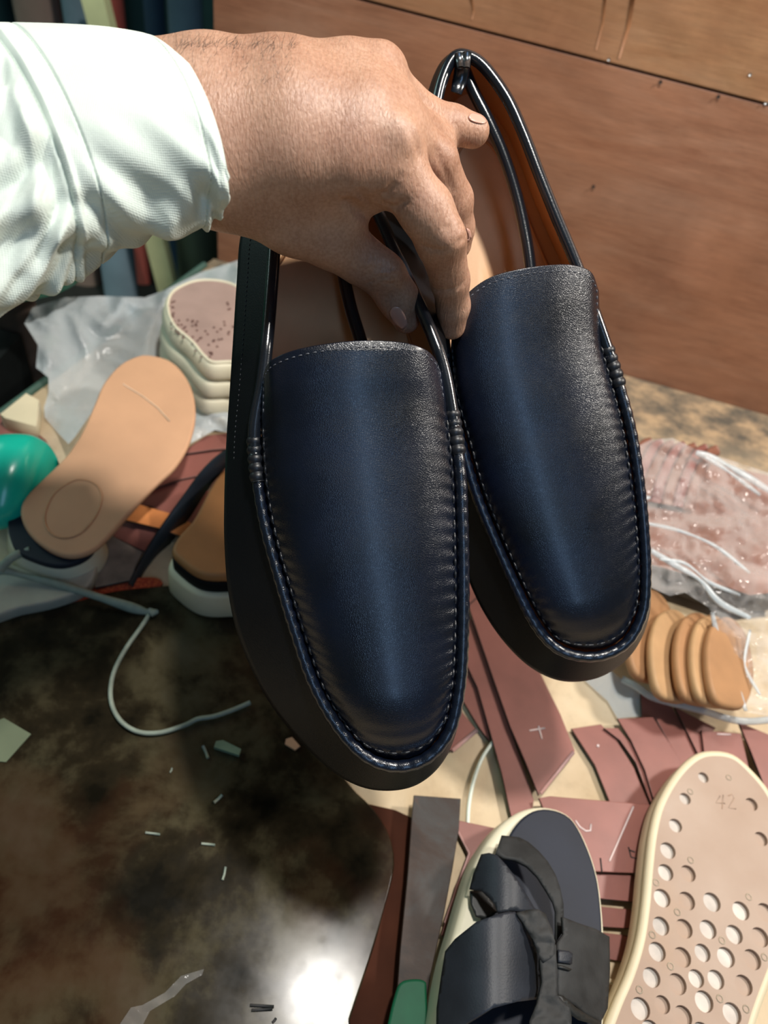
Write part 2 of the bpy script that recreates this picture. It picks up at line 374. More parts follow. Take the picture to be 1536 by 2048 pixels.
# drip stains are shallow runs of old varnish standing on the upper panel
for x0, y0, x1, y1, wd in ((1268, -20, 1238, 118, .0022), (1212, -20, 1192, 100, .0013), (942, -5, 944, 40, .0012)):
    a, b = onwall(x0, y0, .002), onwall(x1, y1, .002); v, f = tube_vf([a, (a + b) / 2 + WU * .002, b], [wd, wd * .8, wd * .4], 8, flat=.06, nrm=WN); mesh('varnish_run', v, f, plain('varnish', (.30, .13, .055), .6), wall)
fl = mesh('floor', [(-3, -2, -.42), (3, -2, -.42), (3, 3, -.42), (-3, 3, -.42)], [(0, 1, 2, 3)], plain('dim_floor', (.035, .035, .03), .7), smooth=False); tag(fl, kind='structure')
bw = mesh('wall_far', *box_vf((-.6, 1.75, .6), (1.8, 0, 0), (0, .04, 0), (0, 0, 1.02)), M['teal_wall'], smooth=False); tag(bw, kind='structure')
# ------------------------------------------------------------------ work table
A, B = F(482, 478), F(0, 830); dAB = (B - A) / np.linalg.norm(B - A)
Bq = A + dAB * 1.6
wl = W1 - WU * .9; wr = W1 + WU * 1.2
def isect(p, d, q, e):
    m_ = np.array([[d[0], -e[0]], [d[1], -e[1]]]); t = np.linalg.solve(m_, (q - p)[:2]); return p + d * t[0]
C0 = isect(A, dAB, W1 + WN * .001, WU)
tt = thing('work_table', 'low pale plywood work table covered in leather scraps and shoe soles', 'table', (0.3, .3, -.42))
poly = [C0, Bq, (Bq[0], -1.0, 0), (1.3, -1.0, 0), wr + WN * .001]
poly = [np.array([p[0], p[1], 0.0]) for p in poly]
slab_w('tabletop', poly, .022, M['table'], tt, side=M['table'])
e0 = [C0 + dAB * .01, Bq]; v, f = tube_vf([C0 + dAB * .02 + [0, 0, .0005], Bq + [0, 0, .0005]], [.0045, .0045], 8); mesh('edge_strip', v, f, plain('green_edge', (.05, .11, .08), .5), tt)
for q in ((-.55, -.6), (1.15, -.8), (1.1, .35), (-.15, .68)):
    v, f = box_vf((q[0], q[1], -.221), (.03, 0, 0), (0, .03, 0), (0, 0, .199)); mesh('leg', v, f, M['table'], tt, smooth=False)
# ------------------------------------------------------------------ things standing beyond the table's left edge
def onY(x, y, Y):
    d = FW + (x - 768) / FPX * RT - (y - 1024) / FPX * UP; return CO + d * Y / d[1]
bolts = [(-60, 40, 1.42, 'cloth_teal', 'teal'), (52, 128, 1.46, 'cloth_dark', 'near-black teal'), (133, 202, 1.30, 'cloth_brown', 'dusty brown'), (207, 273, 1.22, 'cloth_blue', 'dusty blue-grey'),
         (262, 300, 1.34, 'cloth_red', 'faded red'), (330, 362, 1.34, 'cloth_navy', 'dark navy'), (367, 420, 1.30, 'cloth_slate', 'slate blue')]
for x0, x1, Y, mt, nm in bolts:
    a, b = onY(x0, 560, Y), onY(x1, 560, Y); r = abs(b[0] - a[0]) / 2; cx = (a[0] + b[0]) / 2
    top = .75 if nm in ('dusty blue-grey', 'teal', 'near-black teal', 'slate blue') else .55
    lab = {'teal': 'dark teal roll standing at the far left of the row behind the sleeve', 'near-black teal': 'near-black teal roll behind the sleeve beside the teal one'}.get(nm, nm + ' upright roll behind the table seen below the sleeve')
    v, f = tube_vf([(cx, Y, -.42), (cx, Y, 0), (cx, Y, top)], [r, r, r], 20, nrm=(0, 1, 0), flat=.6)
    o = mesh('cloth_roll', v, f, M[mt]); tag(o, lab, 'roll', 'upright rolls beyond the table')
# leaning yellow board in front
a, b = onY(283, 470, 1.14), onY(322, 600, 1.10)
v, f = box_vf(((a[0] + b[0]) / 2 + .004, 1.12, -.12), (.017, 0, 0), (0, .01, 0), ((a[0] - b[0]) * 1.4, 0.02, .29)); o = mesh('yellow_board', v, f, M['cloth_yellow'], smooth=False)
tag(o, 'narrow mustard yellow board leaning behind the table below the sleeve cuff', 'board')
a = onY(395, 520, 1.16); v, f = tube_vf([(a[0], 1.16, -.42), (a[0], 1.16, -.02), (a[0], 1.16, .03), (a[0], 1.16, .05)], [.035, .035, .03, .012], 16, nrm=(0, 1, 0))
tag(mesh('glue_bottle', v, f, M['cloth_olive']), 'small dark olive bottle standing before the slate blue roll', 'bottle')
# green basin
bc = P(-20, 420, .74); v = []; f = []
prof = [(.0, .060), (.075, .060), (.086, .055), (.094, .0), (.103, -.006), (.103, .002), (.097, .003), (.084, .05), (.0, .055)]
ax = Vector((.0, .1, 1)).normalized(); q = ax.to_track_quat('Z', 'Y')
for r, z in prof:
    for k in range(48):
        t = 2 * math.pi * k / 48; p = q @ Vector((r * math.cos(t), r * math.sin(t), -z)); v.append((bc[0] + p[0], bc[1] + p[1], bc[2] + p[2]))
tag(mesh('green_basin', v, grid_faces(len(prof), 48, False, True), M['green']), 'green plastic basin whose rim shows under the sleeve at the left edge', 'basin')
v, f = tube_vf([(bc[0], bc[1] + .0, -.42), (bc[0], bc[1], bc[2] - .0605)], [.022, .022], 20, nrm=(0, 1, 0))
tag(mesh('round_stool', v, f, M['cloth_brown']), 'dim brown stool beyond the table carrying the green basin', 'stool')
a = F(-40, 700, -.02)
v, f = box_vf((a[0] - .06, a[1] - .03, -.22), (.085, 0, 0), (0, .07, 0), (0, 0, .20)); tag(mesh('black_box', v, f, M['dark'], smooth=False), 'black box standing beyond the table at the left edge', 'box')
a = F(55, 715, -.1)
v, f = box_vf((a[0] - .01, a[1] + .03, -.26), (.028, .0, 0), (0, .02, 0), (0, 0, .16)); tag(mesh('olive_box', v, f, M['cloth_olive'], smooth=False), 'narrow dark olive box between the black box and the plastic bag', 'box')

# ------------------------------------------------------------------ polished board and litter on the table
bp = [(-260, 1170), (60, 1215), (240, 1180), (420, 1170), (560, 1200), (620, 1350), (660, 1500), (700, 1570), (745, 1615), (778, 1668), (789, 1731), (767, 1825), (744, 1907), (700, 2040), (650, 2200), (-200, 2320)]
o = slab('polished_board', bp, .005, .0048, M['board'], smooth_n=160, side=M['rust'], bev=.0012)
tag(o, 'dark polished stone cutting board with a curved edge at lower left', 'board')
o = slab('cutting_underlay', [(700, 1600), (790, 1620), (834, 1640), (838, 1700), (820, 1850), (800, 1990), (775, 2100), (640, 2150), (690, 1800)], .002, .0018, plain('reddish_board', (.05, .014, .006), .7, .3, 25, Specular_IOR_Level=.1))
tag(o, 'reddish brown sheet under the right edge of the polished board', 'sheet')
BZ = .0052
def scrap(name, label, poly, z, mat, t=.0008, cat='scrap', group=None, **k):
    return tag(slab(name, poly, z, t, mat, **k), label, cat, group)
scrap('card_scrap', 'greenish card scrap at the left edge below the twine', [(-30, 1450), (8, 1436), (62, 1468), (12, 1524), (-30, 1520)], BZ + .001, M['paper'])
scrap('foam_scrap', 'small dull green foam scrap below the twine loop', [(432, 1482), (446, 1480), (482, 1498), (478, 1510), (428, 1494)], BZ + .004, plain('fs', (.18, .25, .16), .7), .0035)
scrap('tan_scrap', 'tan leather crumb beside the toe of the left loafer', [(572, 1478), (584, 1474), (600, 1492), (590, 1500), (570, 1488)], BZ + .002, M['tan_cork'], .0015)
def bit(x0, y0, x1, y1, lab, r=.0009, mt='twine'):
    tag(tube('thread_scrap', [F(x0, y0, BZ + r), F((x0 + x1) / 2 + 1, (y0 + y1) / 2, BZ + r), F(x1, y1, BZ + r)], r, M[mt], seg=6), lab, 'thread', 'thread snippets on the polished board')
bit(406, 1492, 416, 1516, 'thread snippet left of the dull green foam scrap', .0011)
bit(428, 1605, 444, 1590, 'short pale thread snippet lying highest on the open polished board', .001)
bit(291, 1665, 320, 1669, 'thread snippet lying leftmost on the polished board', .0008)
bit(403, 1687, 430, 1690, 'level thread snippet in the middle of the polished board', .0008)
bit(445, 1760, 451, 1734, 'upright thread snippet below the level one on the polished board', .0008)
bit(340, 1545, 344, 1536, 'tiny thread snippet in the shaded part of the polished board', .0006)
tag(sheet('torn_tape', [(240, 2048), (262, 2015), (285, 2010), (330, 1985), (362, 1952), (408, 1938), (404, 1950), (372, 1968), (350, 1992), (300, 2022), (280, 2060)], lambda x, y: BZ + .001 + .0015 * nz(x, y, 0, .05), M['film_clear'], step=8),
    'crumpled clear tape torn across the polished board at the bottom', 'tape')
for k, (x0, y0, x1, y1) in enumerate(((500, 2010, 548, 2013), (503, 2020, 545, 2018), (545, 2045, 552, 2036))):
    bit(x0, y0, x1, y1, ('upper of two dark pins lying by the lamp reflection', 'lower of two dark pins lying by the lamp reflection', 'dark pin at the bottom edge by the lamp reflection')[k], .0008, 'ink')
# ------------------------------------------------------------------ leather pieces
def strap(label, poly, z, top=.0026, mt='maroon', marks=(), smooth=0, side='maroon_edge'):
    w_ = px_floor(poly, z)
    if smooth: w_ = even(w_, smooth)
    c = w_.mean(0); r = thing('leather_piece', label, 'leather', (c[0], c[1], z - top), 'maroon leather pieces' if mt == 'maroon' else None)
    slab_w('hide', w_, top, M[mt], r, side=M[side], bev=.0005)
    for mk in marks:
        name, pts, rr, m_ = mk
        tube(name, [F(x, y, z + .0003) for x, y in pts], rr, M[m_], r, seg=6, flat=.4, nrm=(0, 0, 1))
    return r
strap('narrow maroon strip leftmost between the two loafer toes', [(900, 1270), (928, 1300), (947, 1345), (966, 1410), (980, 1482), (958, 1455), (925, 1400), (890, 1340)], .004)
strap('maroon corner with a pale skived end beside the left toe', [(870, 1390), (925, 1424), (954, 1462), (905, 1504), (860, 1470)], .0075, marks=[('skived_edge', [(905, 1501), (954, 1460)], .0016, 'maroon_bright')])
strap('long slim maroon strip along the wide chalk marked one', [(905, 1200), (945, 1240), (985, 1352), (1018, 1452), (1045, 1530), (1068, 1600), (1062, 1640), (1024, 1640), (1003, 1545), (982, 1470), (955, 1375), (915, 1290)], .0078, smooth=0)
strap('wide maroon strip with a chalk cross and slanted skived end', [(915, 1145), (985, 1165), (1045, 1270), (1095, 1375), (1122, 1430), (1150, 1502), (1078, 1590), (1050, 1522), (1020, 1452), (985, 1352), (945, 1235)], .0125,
      marks=[('skived_edge', [(1147, 1504), (1081, 1587)], .0013, 'maroon_bright'), ('chalk_mark', [(1059, 1461), (1090, 1456)], .0006, 'chalk'), ('chalk_mark', [(1077, 1452), (1084, 1478)], .0006, 'chalk'), ('chalk_mark', [(935, 1212), (958, 1192)], .0005, 'ink')])
strap('curved maroon strip with a chalk dot left of the tread sole', [(1143, 1457), (1202, 1448), (1232, 1478), (1268, 1535), (1300, 1612), (1302, 1640), (1228, 1640), (1218, 1600), (1190, 1530)], .006, marks=[('chalk_mark', [(1194, 1490), (1198, 1493)], .0012, 'chalk')])
strap('very thin maroon strip squeezed between two wide curved ones', [(1208, 1456), (1236, 1456), (1265, 1490), (1295, 1545), (1318, 1612), (1304, 1612), (1272, 1525), (1240, 1480)], .009)
strap('wide maroon strip touching the round toe of the tread sole', [(1235, 1437), (1306, 1434), (1335, 1480), (1368, 1532), (1330, 1600), (1308, 1600), (1290, 1540), (1262, 1480)], .012)
strap('maroon strip whose notched end lies under the bag hem', [(1282, 1386), (1342, 1410), (1368, 1455), (1397, 1512), (1372, 1540), (1342, 1492), (1312, 1437), (1284, 1434)], .007)
strap('maroon strip under the bag hem above the tread sole toe', [(1350, 1414), (1432, 1455), (1420, 1470), (1442, 1530), (1402, 1520), (1374, 1462)], .010)
strap('maroon piece with a chalk dash above the tread sole', [(1403, 1460), (1482, 1467), (1504, 1560), (1470, 1550), (1412, 1535)], .013, marks=[('chalk_mark', [(1434, 1468), (1462, 1469)], .0006, 'chalk')])
strap('dark edged maroon strip at the right edge above the tread sole', [(1478, 1444), (1560, 1478), (1580, 1620), (1540, 1600), (1505, 1510)], .0155)
strap('broad maroon piece with chalk curve and line between sandal and sole', [(1078, 1596), (1100, 1592), (1322, 1611), (1345, 1660), (1320, 1748), (1190, 1743), (1120, 1700)], .0155,
      marks=[('chalk_mark', [(1267, 1613), (1243, 1668), (1219, 1722)], .0006, 'chalk'), ('chalk_mark', [(1151, 1641), (1160, 1654), (1172, 1662), (1181, 1661), (1182, 1648)], .0006, 'chalk'),
             ('ink_mark', [(1257, 1694), (1262, 1714), (1282, 1720)], .0005, 'ink'), ('ink_mark', [(1258, 1700), (1270, 1704)], .0005, 'ink'), ('ink_mark', [(1201, 1716), (1204, 1745)], .0005, 'ink')])
for k, (lab, pl) in enumerate((('upper of three maroon strip ends between sandal and tread sole', [(1150, 1744), (1340, 1752), (1330, 1810), (1150, 1792)]), ('middle of three maroon strip ends between sandal and tread sole', [(1150, 1808), (1318, 1824), (1308, 1860), (1150, 1850)]),
                               ('lowest of three maroon strip ends between sandal and tread sole', [(1150, 1858), (1300, 1876), (1278, 1930), (1150, 1905)]))):
    strap(lab, pl, .0105 - .003 * k)
strap('maroon piece with pale skived edge left of the black sandal', [(915, 1640), (995, 1657), (985, 1700), (960, 1760), (930, 1830), (895, 1880), (882, 1870), (912, 1770), (938, 1712), (916, 1664)], .007,
      marks=[('skived_edge', [(916, 1662), (939, 1706), (925, 1745), (890, 1846)], .0009, 'maroon_bright')])
strap('maroon leather at the left edge under the teal shoe last', [(-60, 850), (0, 826), (42, 838), (92, 880), (118, 940), (60, 960), (-60, 960)], .006)
strap('maroon strip just below the plastic bag left of the loafer', [(300, 940), (360, 906), (412, 871), (450, 866), (520, 860), (520, 892), (424, 899), (362, 908), (330, 935)], .012)
strap('maroon strip second below the plastic bag left of the loafer', [(250, 990), (330, 945), (362, 910), (424, 902), (520, 896), (520, 932), (420, 946), (362, 958), (310, 976)], .008)
strap('mauve maroon corner between tan insole and dark strap', [(220, 1010), (300, 978), (385, 956), (440, 950), (400, 1000), (350, 1032), (300, 1012)], .005)
strap('maroon piece below the orange strap near the insole heel', [(200, 1045), (250, 1035), (335, 1056), (322, 1085), (292, 1104), (225, 1072)], .0045)
strap('mauve leather piece right of the dark curved strap', [(372, 990), (450, 975), (470, 1000), (420, 1060), (388, 1078), (350, 1050)], .010)
strap('maroon sliver under the heel of the tan insole', [(175, 1095), (205, 1070), (222, 1090), (200, 1130), (185, 1120)], .004)
strap('grey suede scrap lying between insole heel and dark strap', [(215, 1066), (285, 1104), (272, 1130), (262, 1160), (190, 1175), (185, 1110)], .0075, mt='suede')
strap('orange leather strap crossing the maroon pieces at left', [(255, 1002), (340, 1026), (392, 1050), (378, 1078), (318, 1056), (235, 1036)], .0135, mt='orange')
strap('orange red mesh webbing lying under the pale twine', [(-30, 1235), (60, 1200), (120, 1178), (200, 1160), (262, 1156), (312, 1155), (325, 1170), (290, 1192), (200, 1226), (92, 1272), (60, 1262), (-30, 1236)], .004, mt='red', smooth=70)
strap('beige sponge block at the left edge above the teal shoe last', [(0, 828), (52, 786), (78, 800), (72, 852), (10, 836)], .022, mt='cream', top=.016, side='cream')
# dark curved strap standing up off the table
cpx = [(490, 880, .075), (461, 894, .075), (432, 912, .07), (400, 944, .06), (369, 986, .045), (337, 1030, .03), (306, 1075, .018), (280, 1120, .011), (256, 1166, .008)]
top = even([F(*p) for p in cpx], 50, False); V = []
for k, p in enumerate(top):
    s_ = k / 49; wd = .005 + .017 * math.sin(math.pi * min(1, (1 - s_) * 1.05)) + .004
    V += [p, p - np.array([-.002, .0, wd]), p - np.array([-.004, 0, wd])+np.array([.0015, -.001, 0]), p + np.array([.0025, -.001, 0])]
tag(mesh('dark_strap', V, grid_faces(50, 4, False, True), M['black_strap']), 'dark curved leather strap arching from the loafer down to the orange webbing', 'strap')

# ------------------------------------------------------------------ soles
def shrink(w_, d):
    w_ = np.asarray(w_); t = np.roll(w_, -1, 0) - np.roll(w_, 1, 0); n_ = np.stack([t[:, 1], -t[:, 0], 0 * t[:, 0]], 1); n_ /= np.linalg.norm(n_, axis=1)[:, None] + 1e-12
    a = np.sum(w_[:, 0] * np.roll(w_[:, 1], -1) - w_[:, 1] * np.roll(w_[:, 0], -1)); return w_ - n_ * d * (1 if a > 0 else -1)
def rim_tube(name, w_, r, mat, par, flat=1.0): return tube(name, w_, r, mat, par, 8, True, flat, (0, 0, 1))
# tan insole, toe propped on the heap
ins = [(297, 709), (344, 723), (379, 766), (391, 824), (379, 883), (352, 930), (320, 961), (285, 996), (250, 1035), (219, 1070), (188, 1098), (148, 1111), (109, 1104), (70, 1078), (47, 1047), (41, 1016), (55, 988), (94, 949), (133, 910), (164, 863), (188, 809), (207, 766), (238, 730), (270, 713)]
zi = lambda x, y: .046 + .02 * (1050 - y) / 340
w_ = even([F(x, y, zi(x, y)) for x, y in ins], 110); c = w_.mean(0)
r = thing('tan_insole', 'tan suede insole with a round heel mark lying on the heap at left', 'insole', (c[0], c[1], .04))
slab_w('footbed', w_, .006, M['tan_cork'], r, bev=.0022)
tube('heel_ring', even([F(x, y, zi(x, y) + .0002) for x, y in ((150, 960), (186, 965), (203, 990), (192, 1030), (160, 1066), (122, 1075), (95, 1058), (90, 1025), (110, 985))], 60), .0009, plain('pressed_tan', (.54, .29, .155), .7), r, 6, True, .5, (0, 0, 1))
tube('toe_line', [F(x, y, zi(x, y) + .0003) for x, y in ((246, 768), (285, 792), (315, 815), (340, 843))], .0007, plain('pale_line', (.72, .52, .36), .6), r, 6, False, .5, (0, 0, 1))
# sole beneath it
o_ = [(15, 1035), (60, 990), (150, 1000), (196, 1060), (192, 1095), (165, 1120), (120, 1132), (70, 1122), (25, 1095)]
r = thing('black_topped_sole', 'cream sole with black top under the heel of the tan insole', 'sole', (*F(100, 1070, 0)[:2], .004))
slab('midsole', o_, .030, .024, M['cream_white'], r, smooth_n=80, bev=.003, flare=.004)
w_ = shrink(even(px_floor(o_, .0365), 80), .001); slab_w('top_layer', w_, .006, M['black_foam'], r, bev=.001)
o_ = [(-60, 1130), (0, 1120), (60, 1140), (130, 1150), (186, 1120), (194, 1100), (192, 1140), (170, 1175), (110, 1200), (40, 1215), (-60, 1235)]
tag(slab('grey_foam_sheet', o_, .016, .012, plain('grey_foam', (.42, .40, .33), .7, .15, 40), smooth_n=60, bev=.002), 'dirty cream foam offcut under the pale twine at left', 'foam')
# teal shoe last
prof = [(-60, 895, 1010, .05), (-20, 884, 1050, .07), (20, 878, 1046, .076), (60, 880, 1025, .074), (95, 892, 985, .068), (112, 912, 960, .060), (119, 930, 945, .052)]
V = []; nr = 28
pr = crom(prof, 30, False)
for x, yt, yb, z in pr:
    a, b = F(x, yt, z * .75), F(x, yb, z * .45); c = (a + b) / 2; ha = (b - a) / 2
    for k in range(nr):
        t = 2 * math.pi * k / nr; V.append(c + ha * math.cos(t) + np.array([.0, .0, .024]) * math.sin(t) * min(1, np.linalg.norm(ha) / .03))
f = grid_faces(30, nr, False, True) + [tuple(range(29 * nr, 30 * nr))]
r = thing('shoe_last', 'bright teal plastic shoe last poking in at the left edge', 'shoe last', (*F(0, 960, 0)[:2], .006))
mesh('last_body', V, f, M['teal'], r)
# stacked soles
tops = [(326, 608), (335, 585), (358, 569), (390, 558), (430, 557), (470, 566), (505, 590), (540, 640), (570, 700), (560, 740), (510, 742), (469, 731), (423, 731), (400, 716), (375, 686), (345, 660), (330, 635)]
for k in range(4):
    z = .080 - .0190 * k; ox, oy = ((0, 0), (-7, 3), (-10, 6), (2, 6), (10, 4))[k]
    lab = ('topmost sole of the cream stack with its mauve tread up', 'second sole from the top of the cream stack', 'third sole from the top of the cream stack', 'bottom sole of the cream stack')[k]
    w_ = even([F(x, y, .080) for x, y in tops], 100); w_ = w_ + (F(400 + ox, 640 + oy, .080) - F(400, 640, .080)); w_[:, 2] = z
    c = w_.mean(0); r = thing('stacked_sole', lab, 'sole', (c[0], c[1], z - .0185), 'cream soles in the stack')
    slab_w('midsole', w_, .0186, M['cream_white'], r, bev=.006, flare=.002)
    wt = shrink(w_, .006); wt[:, 2] += .0006; slab_w('tread', wt, .001, M['tread_mauve'], r)
    if k == 0:
        rim_tube('rim', shrink(w_, .0045) + [0, 0, .0004], .0016, M['cream_white'], r)
        dots = []
        for q in range(130):
            x, y = rnd.uniform(335, 470), rnd.uniform(575, 720)
            if inside((x, y), np.array(tops)) and (abs(x - 400) + abs(y - 640) < 95) and (y > 640 or x < 350 or x > 440):
                p = F(x, y, z + .0008); v, f = tube_vf([p, p + [0, 0, .0006]], [.0014, .001], 7, nrm=(0, 1, 0)); dots.append((v, f))
        tag(mesh('tread_pips', *join(dots), M['mauve_dot'], r), kind='stuff')
# tread-up sole lower right
sp = [(1420, 1505), (1462, 1513), (1500, 1545), (1536, 1590), (1562, 1650), (1578, 1740), (1580, 1820), (1566, 1890), (1536, 1965), (1506, 2050), (1480, 2150), (1420, 2230), (1320, 2260), (1230, 2230), (1190, 2150), (1200, 2075), (1222, 2010), (1250, 1945), (1270, 1880), (1281, 1810), (1288, 1735), (1297, 1664), (1313, 1606), (1346, 1550), (1384, 1514)]
ZT = .036; w_ = even(px_floor(sp, ZT), 150); c = w_.mean(0)
r = thing('tread_sole', 'tan tread-up rubber sole with round recesses and cream rim', 'sole', (c[0], c[1], .0165))
slab_w('midsole', shrink(w_, -.0), .018, M['cream'], r, bev=.004)
wt = shrink(w_, .0042); wt[:, 2] = ZT + .0042
tr = slab_w('tread', wt, .0052, M['tread'], r, bev=0)
rim_tube('rim', shrink(w_, .0030) + [0, 0, .0014], .0034, M['cream'], r)
holes = [(1247, 235, 22), (1165, 330, 24), (1462, 355, 26), (1122, 450, 28), (1505, 510, 28), (1088, 562, 33), (1078, 660, 33), (1178, 665, 33), (1062, 775, 36), (1172, 788, 36), (1285, 793, 37), (1415, 832, 36), (1525, 840, 36), (1057, 900, 36), (1160, 912, 37), (1268, 915, 36), (1385, 938, 36), (1500, 950, 37), (1040, 1015, 37), (1152, 1040, 38), (1243, 1020, 34), (1348, 1040, 38), (1465, 1050, 38), (1015, 1130, 38), (1130, 1160, 40), (1215, 1135, 34), (1303, 1140, 36), (1427, 1165, 38), (965, 1270, 42), (1063, 1252, 34), (1250, 1238, 40), (1375, 1292, 40), (1155, 1305, 40), (1010, 1370, 40), (1120, 1400, 40), (1240, 1380, 40)]
cut = []; rh = []
for hx, hy, hr in holes:
    x, y = 850 + hx / 2.239, 1450 + hy / 2.239; p = F(x, y, ZT + .0042); q = F(x + hr / 2.239, y, ZT + .0042); R_ = np.linalg.norm(q - p) * 1.0
    ring = [p + R_ * np.array([math.cos(a), math.sin(a), 0]) for a in np.linspace(0, 2 * math.pi, 24, endpoint=False)]
    v = np.vstack([np.array(ring) - [0, 0, .0034], np.array(ring) + [0, 0, .004]]); n_ = 24
    f = [(i, (i + 1) % n_, n_ + (i + 1) % n_, n_ + i) for i in range(n_)] + [tuple(range(n_ - 1, -1, -1)), tuple(range(n_, 2 * n_))]; cut.append((v, f)); rh.append((p, R_))
cu = mesh('cutter', *join(cut), M['tread'], smooth=False)
bo = tr.modifiers.new('h', 'BOOLEAN'); bo.object = cu; bo.operation = 'DIFFERENCE'; bo.solver = 'EXACT'
dg = bpy.context.evaluated_depsgraph_get(); me = bpy.data.meshes.new_from_object(tr.evaluated_get(dg)); tr.modifiers.clear(); tr.data = me; bpy.data.objects.remove(cu)
for k, (p, R_) in enumerate(rh):
    s_ = .93; ring = [p - [0, 0, .0031] + R_ * s_ * np.array([math.cos(a), math.sin(a), 0]) for a in np.linspace(0, 2 * math.pi, 20, endpoint=False)]
    ring2 = [np.array(q) + [0, 0, .0003] for q in ring]; v = np.vstack([ring, ring2])
    mesh('recess_disc', v, [(i, (i + 1) % 20, 20 + (i + 1) % 20, 20 + i) for i in range(20)] + [tuple(range(20, 40))], M['stud'] if hash((k * 7) % 5) < 3 else M['tread'], r, smooth=False)
pips = [(1190, 605), (1035, 705), (1130, 838), (1018, 940), (1100, 1080), (1330, 965), (1520, 1040), (960, 1185), (1320, 1225), (1438, 1272), (1188, 298), (1360, 235), (1450, 770)]
for hx, hy in pips:
    p = F(850 + hx / 2.239, 1450 + hy / 2.239, ZT + .0043)
    mesh('mould_pip', *tube_vf([p + .0019 * np.array([math.cos(a), math.sin(a), 0]) for a in np.linspace(0, 2 * math.pi, 8, endpoint=False)], .0004, 5, True, nrm=(0, 0, 1)), plain('pip', (.40, .33, .24), .6) if 'pip' not in bpy.data.materials else bpy.data.materials['pip'], r)
for pts in ([(1440, 1592), (1432, 1606), (1450, 1607)], [(1446, 1590), (1444, 1618)], [(1456, 1592), (1464, 1589), (1468, 1597), (1457, 1616), (1472, 1618)]):   # the faint size mark 42
    tube('size_mark', [F(x, y, ZT + .0041) for x, y in pts], .0005, M['tread'], r, seg=5, nrm=(0, 0, 1))
# cork-bottomed sandal half hidden by the left loafer
o_ = [(352, 1112), (345, 1094), (360, 1068), (384, 1042), (402, 1010), (420, 975), (445, 940), (480, 925), (530, 935), (560, 980), (568, 1060), (556, 1115), (520, 1142), (460, 1150), (400, 1146)]
r = thing('tan_sandal', 'brown footbed sandal with black layer and cream sole beside the left loafer', 'sandal', (*F(450, 1080, 0)[:2], .004))
w_ = even(px_floor(o_, .058), 90)
slab_w('footbed', w_, .010, M['brown_sole'], r, bev=.003)
w2 = w_.copy(); w2[:, 2] = .048; slab_w('black_layer', shrink(w2, -.0005), .012, M['outsole'], r, bev=.001)
w3 = w_.copy(); w3[:, 2] = .036; slab_w('outsole', shrink(w3, -.0045), .030, M['cream'], r, bev=.004, flare=.001)
# tan soles leaning in a row at the mouth of the right bag
base = np.array([(0, -88), (-38, -62), (-58, -10), (-58, 50), (-42, 92), (-5, 100), (45, 85), (70, 20), (60, -50), (35, -82)])
for k, (cx, cy, lab) in enumerate(((1300, 1262, 'tan sole leftmost of the leaning row, touching the right loafer'), (1346, 1302, 'second tan sole of the leaning row by the bag mouth'), (1396, 1308, 'third tan sole of the leaning row by the bag mouth'), (1426, 1312, 'fourth tan sole of the leaning row by the bag mouth'), (1456, 1316, 'rightmost tan sole of the leaning row inside the bag mouth'))):
    z = .034 + .005 * k
    pl = even([F(cx + x, cy + y, z) for x, y in base], 60); c0 = pl.mean(0)
    tilt = .45; pl = np.array([[p[0], p[1], z - (p[0] - c0[0]) * tilt] for p in pl])
    r_ = tag(slab_w('leaning_sole', pl, .010, M['ochre_tan' if k % 2 else 'brown_tan'] if 'brown_tan' in M else M.setdefault('brown_tan', plain('brown_tan', (.38, .20, .09), .65, .12, 30, .25, 1200)), None, bev=.0035), lab, 'sole', 'tan soles leaning in a row')
# maroon straps inside the right bag
strap('large maroon hide inside the clear bag at right', [(1262, 985), (1330, 930), (1420, 925), (1600, 965), (1600, 1180), (1500, 1190), (1380, 1150), (1270, 1120)], .045, top=.03, mt='bag_hide')
for k in range(7):
    x = 1245 + 22 * k; b_ = 958 + k * 4
    pts = [F(x + 58, 885 + 2.5 * k, .060), F(x + 42, 892 + 3 * k, .066), F(x + 24, 925 + 3 * k, .068), F(x + 8, b_, .063), F(x, b_ + 35, .052)]
    v, f = tube_vf(crom(pts, 14, False), .0055, 8, flat=.35)
    tag(mesh('bagged_strap', v, f, M['maroon'] if k % 2 else M['bag_hide']), ('leftmost','second','third','fourth','fifth','sixth','rightmost')[k] + ' curved strap of the fan under the top of the clear bag', 'strap', 'straps fanned inside the right bag')
# ------------------------------------------------------------------ plastic bags
def crump(s, amp, z0, seed): return lambda x, y: max(.0012, z0 + amp * ((1 - abs(nz(x + .4 * y, y * .6, seed, s)) * 2.2) * .55 + (1 - abs(nz(x, y - .5 * x, seed + 4, s * 2.1)) * 2) * .22))
lb = [(49, 647), (65, 615), (130, 595), (200, 592), (290, 595), (330, 580), (400, 545), (478, 520), (540, 580), (540, 860), (490, 872), (430, 860), (375, 890), (330, 840), (240, 800), (180, 830), (150, 874), (137, 888), (112, 862), (90, 835), (88, 815), (97, 785), (97, 755), (72, 735), (76, 690)]
o = sheet('plastic_bag', lb, crump(.009, .034, .004, 3.3), M['film'], step=7); tag(o, 'milky crumpled plastic bag under the cream sole stack at left', 'bag')
rb = [(1235, 950), (1262, 900), (1300, 880), (1345, 876), (1400, 903), (1450, 917), (1580, 960), (1580, 1440), (1495, 1425), (1460, 1345), (1440, 1260), (1418, 1215), (1370, 1185), (1340, 1192), (1300, 1174), (1270, 1135), (1240, 1050)]
o = sheet('clear_bag', rb, lambda x, y: .072 + (-.03 if y > 1180 else 0) * min(1, (y - 1180) / 120) + .016 * abs(nz(x * .6 + y * .5, y - x * .5, 2, .016)) + .008 * abs(nz(x, y * 1.6, 7, .04)), M['film_clear'], step=7)
tag(o, 'clear crumpled plastic bag over maroon leather at the right edge', 'bag')
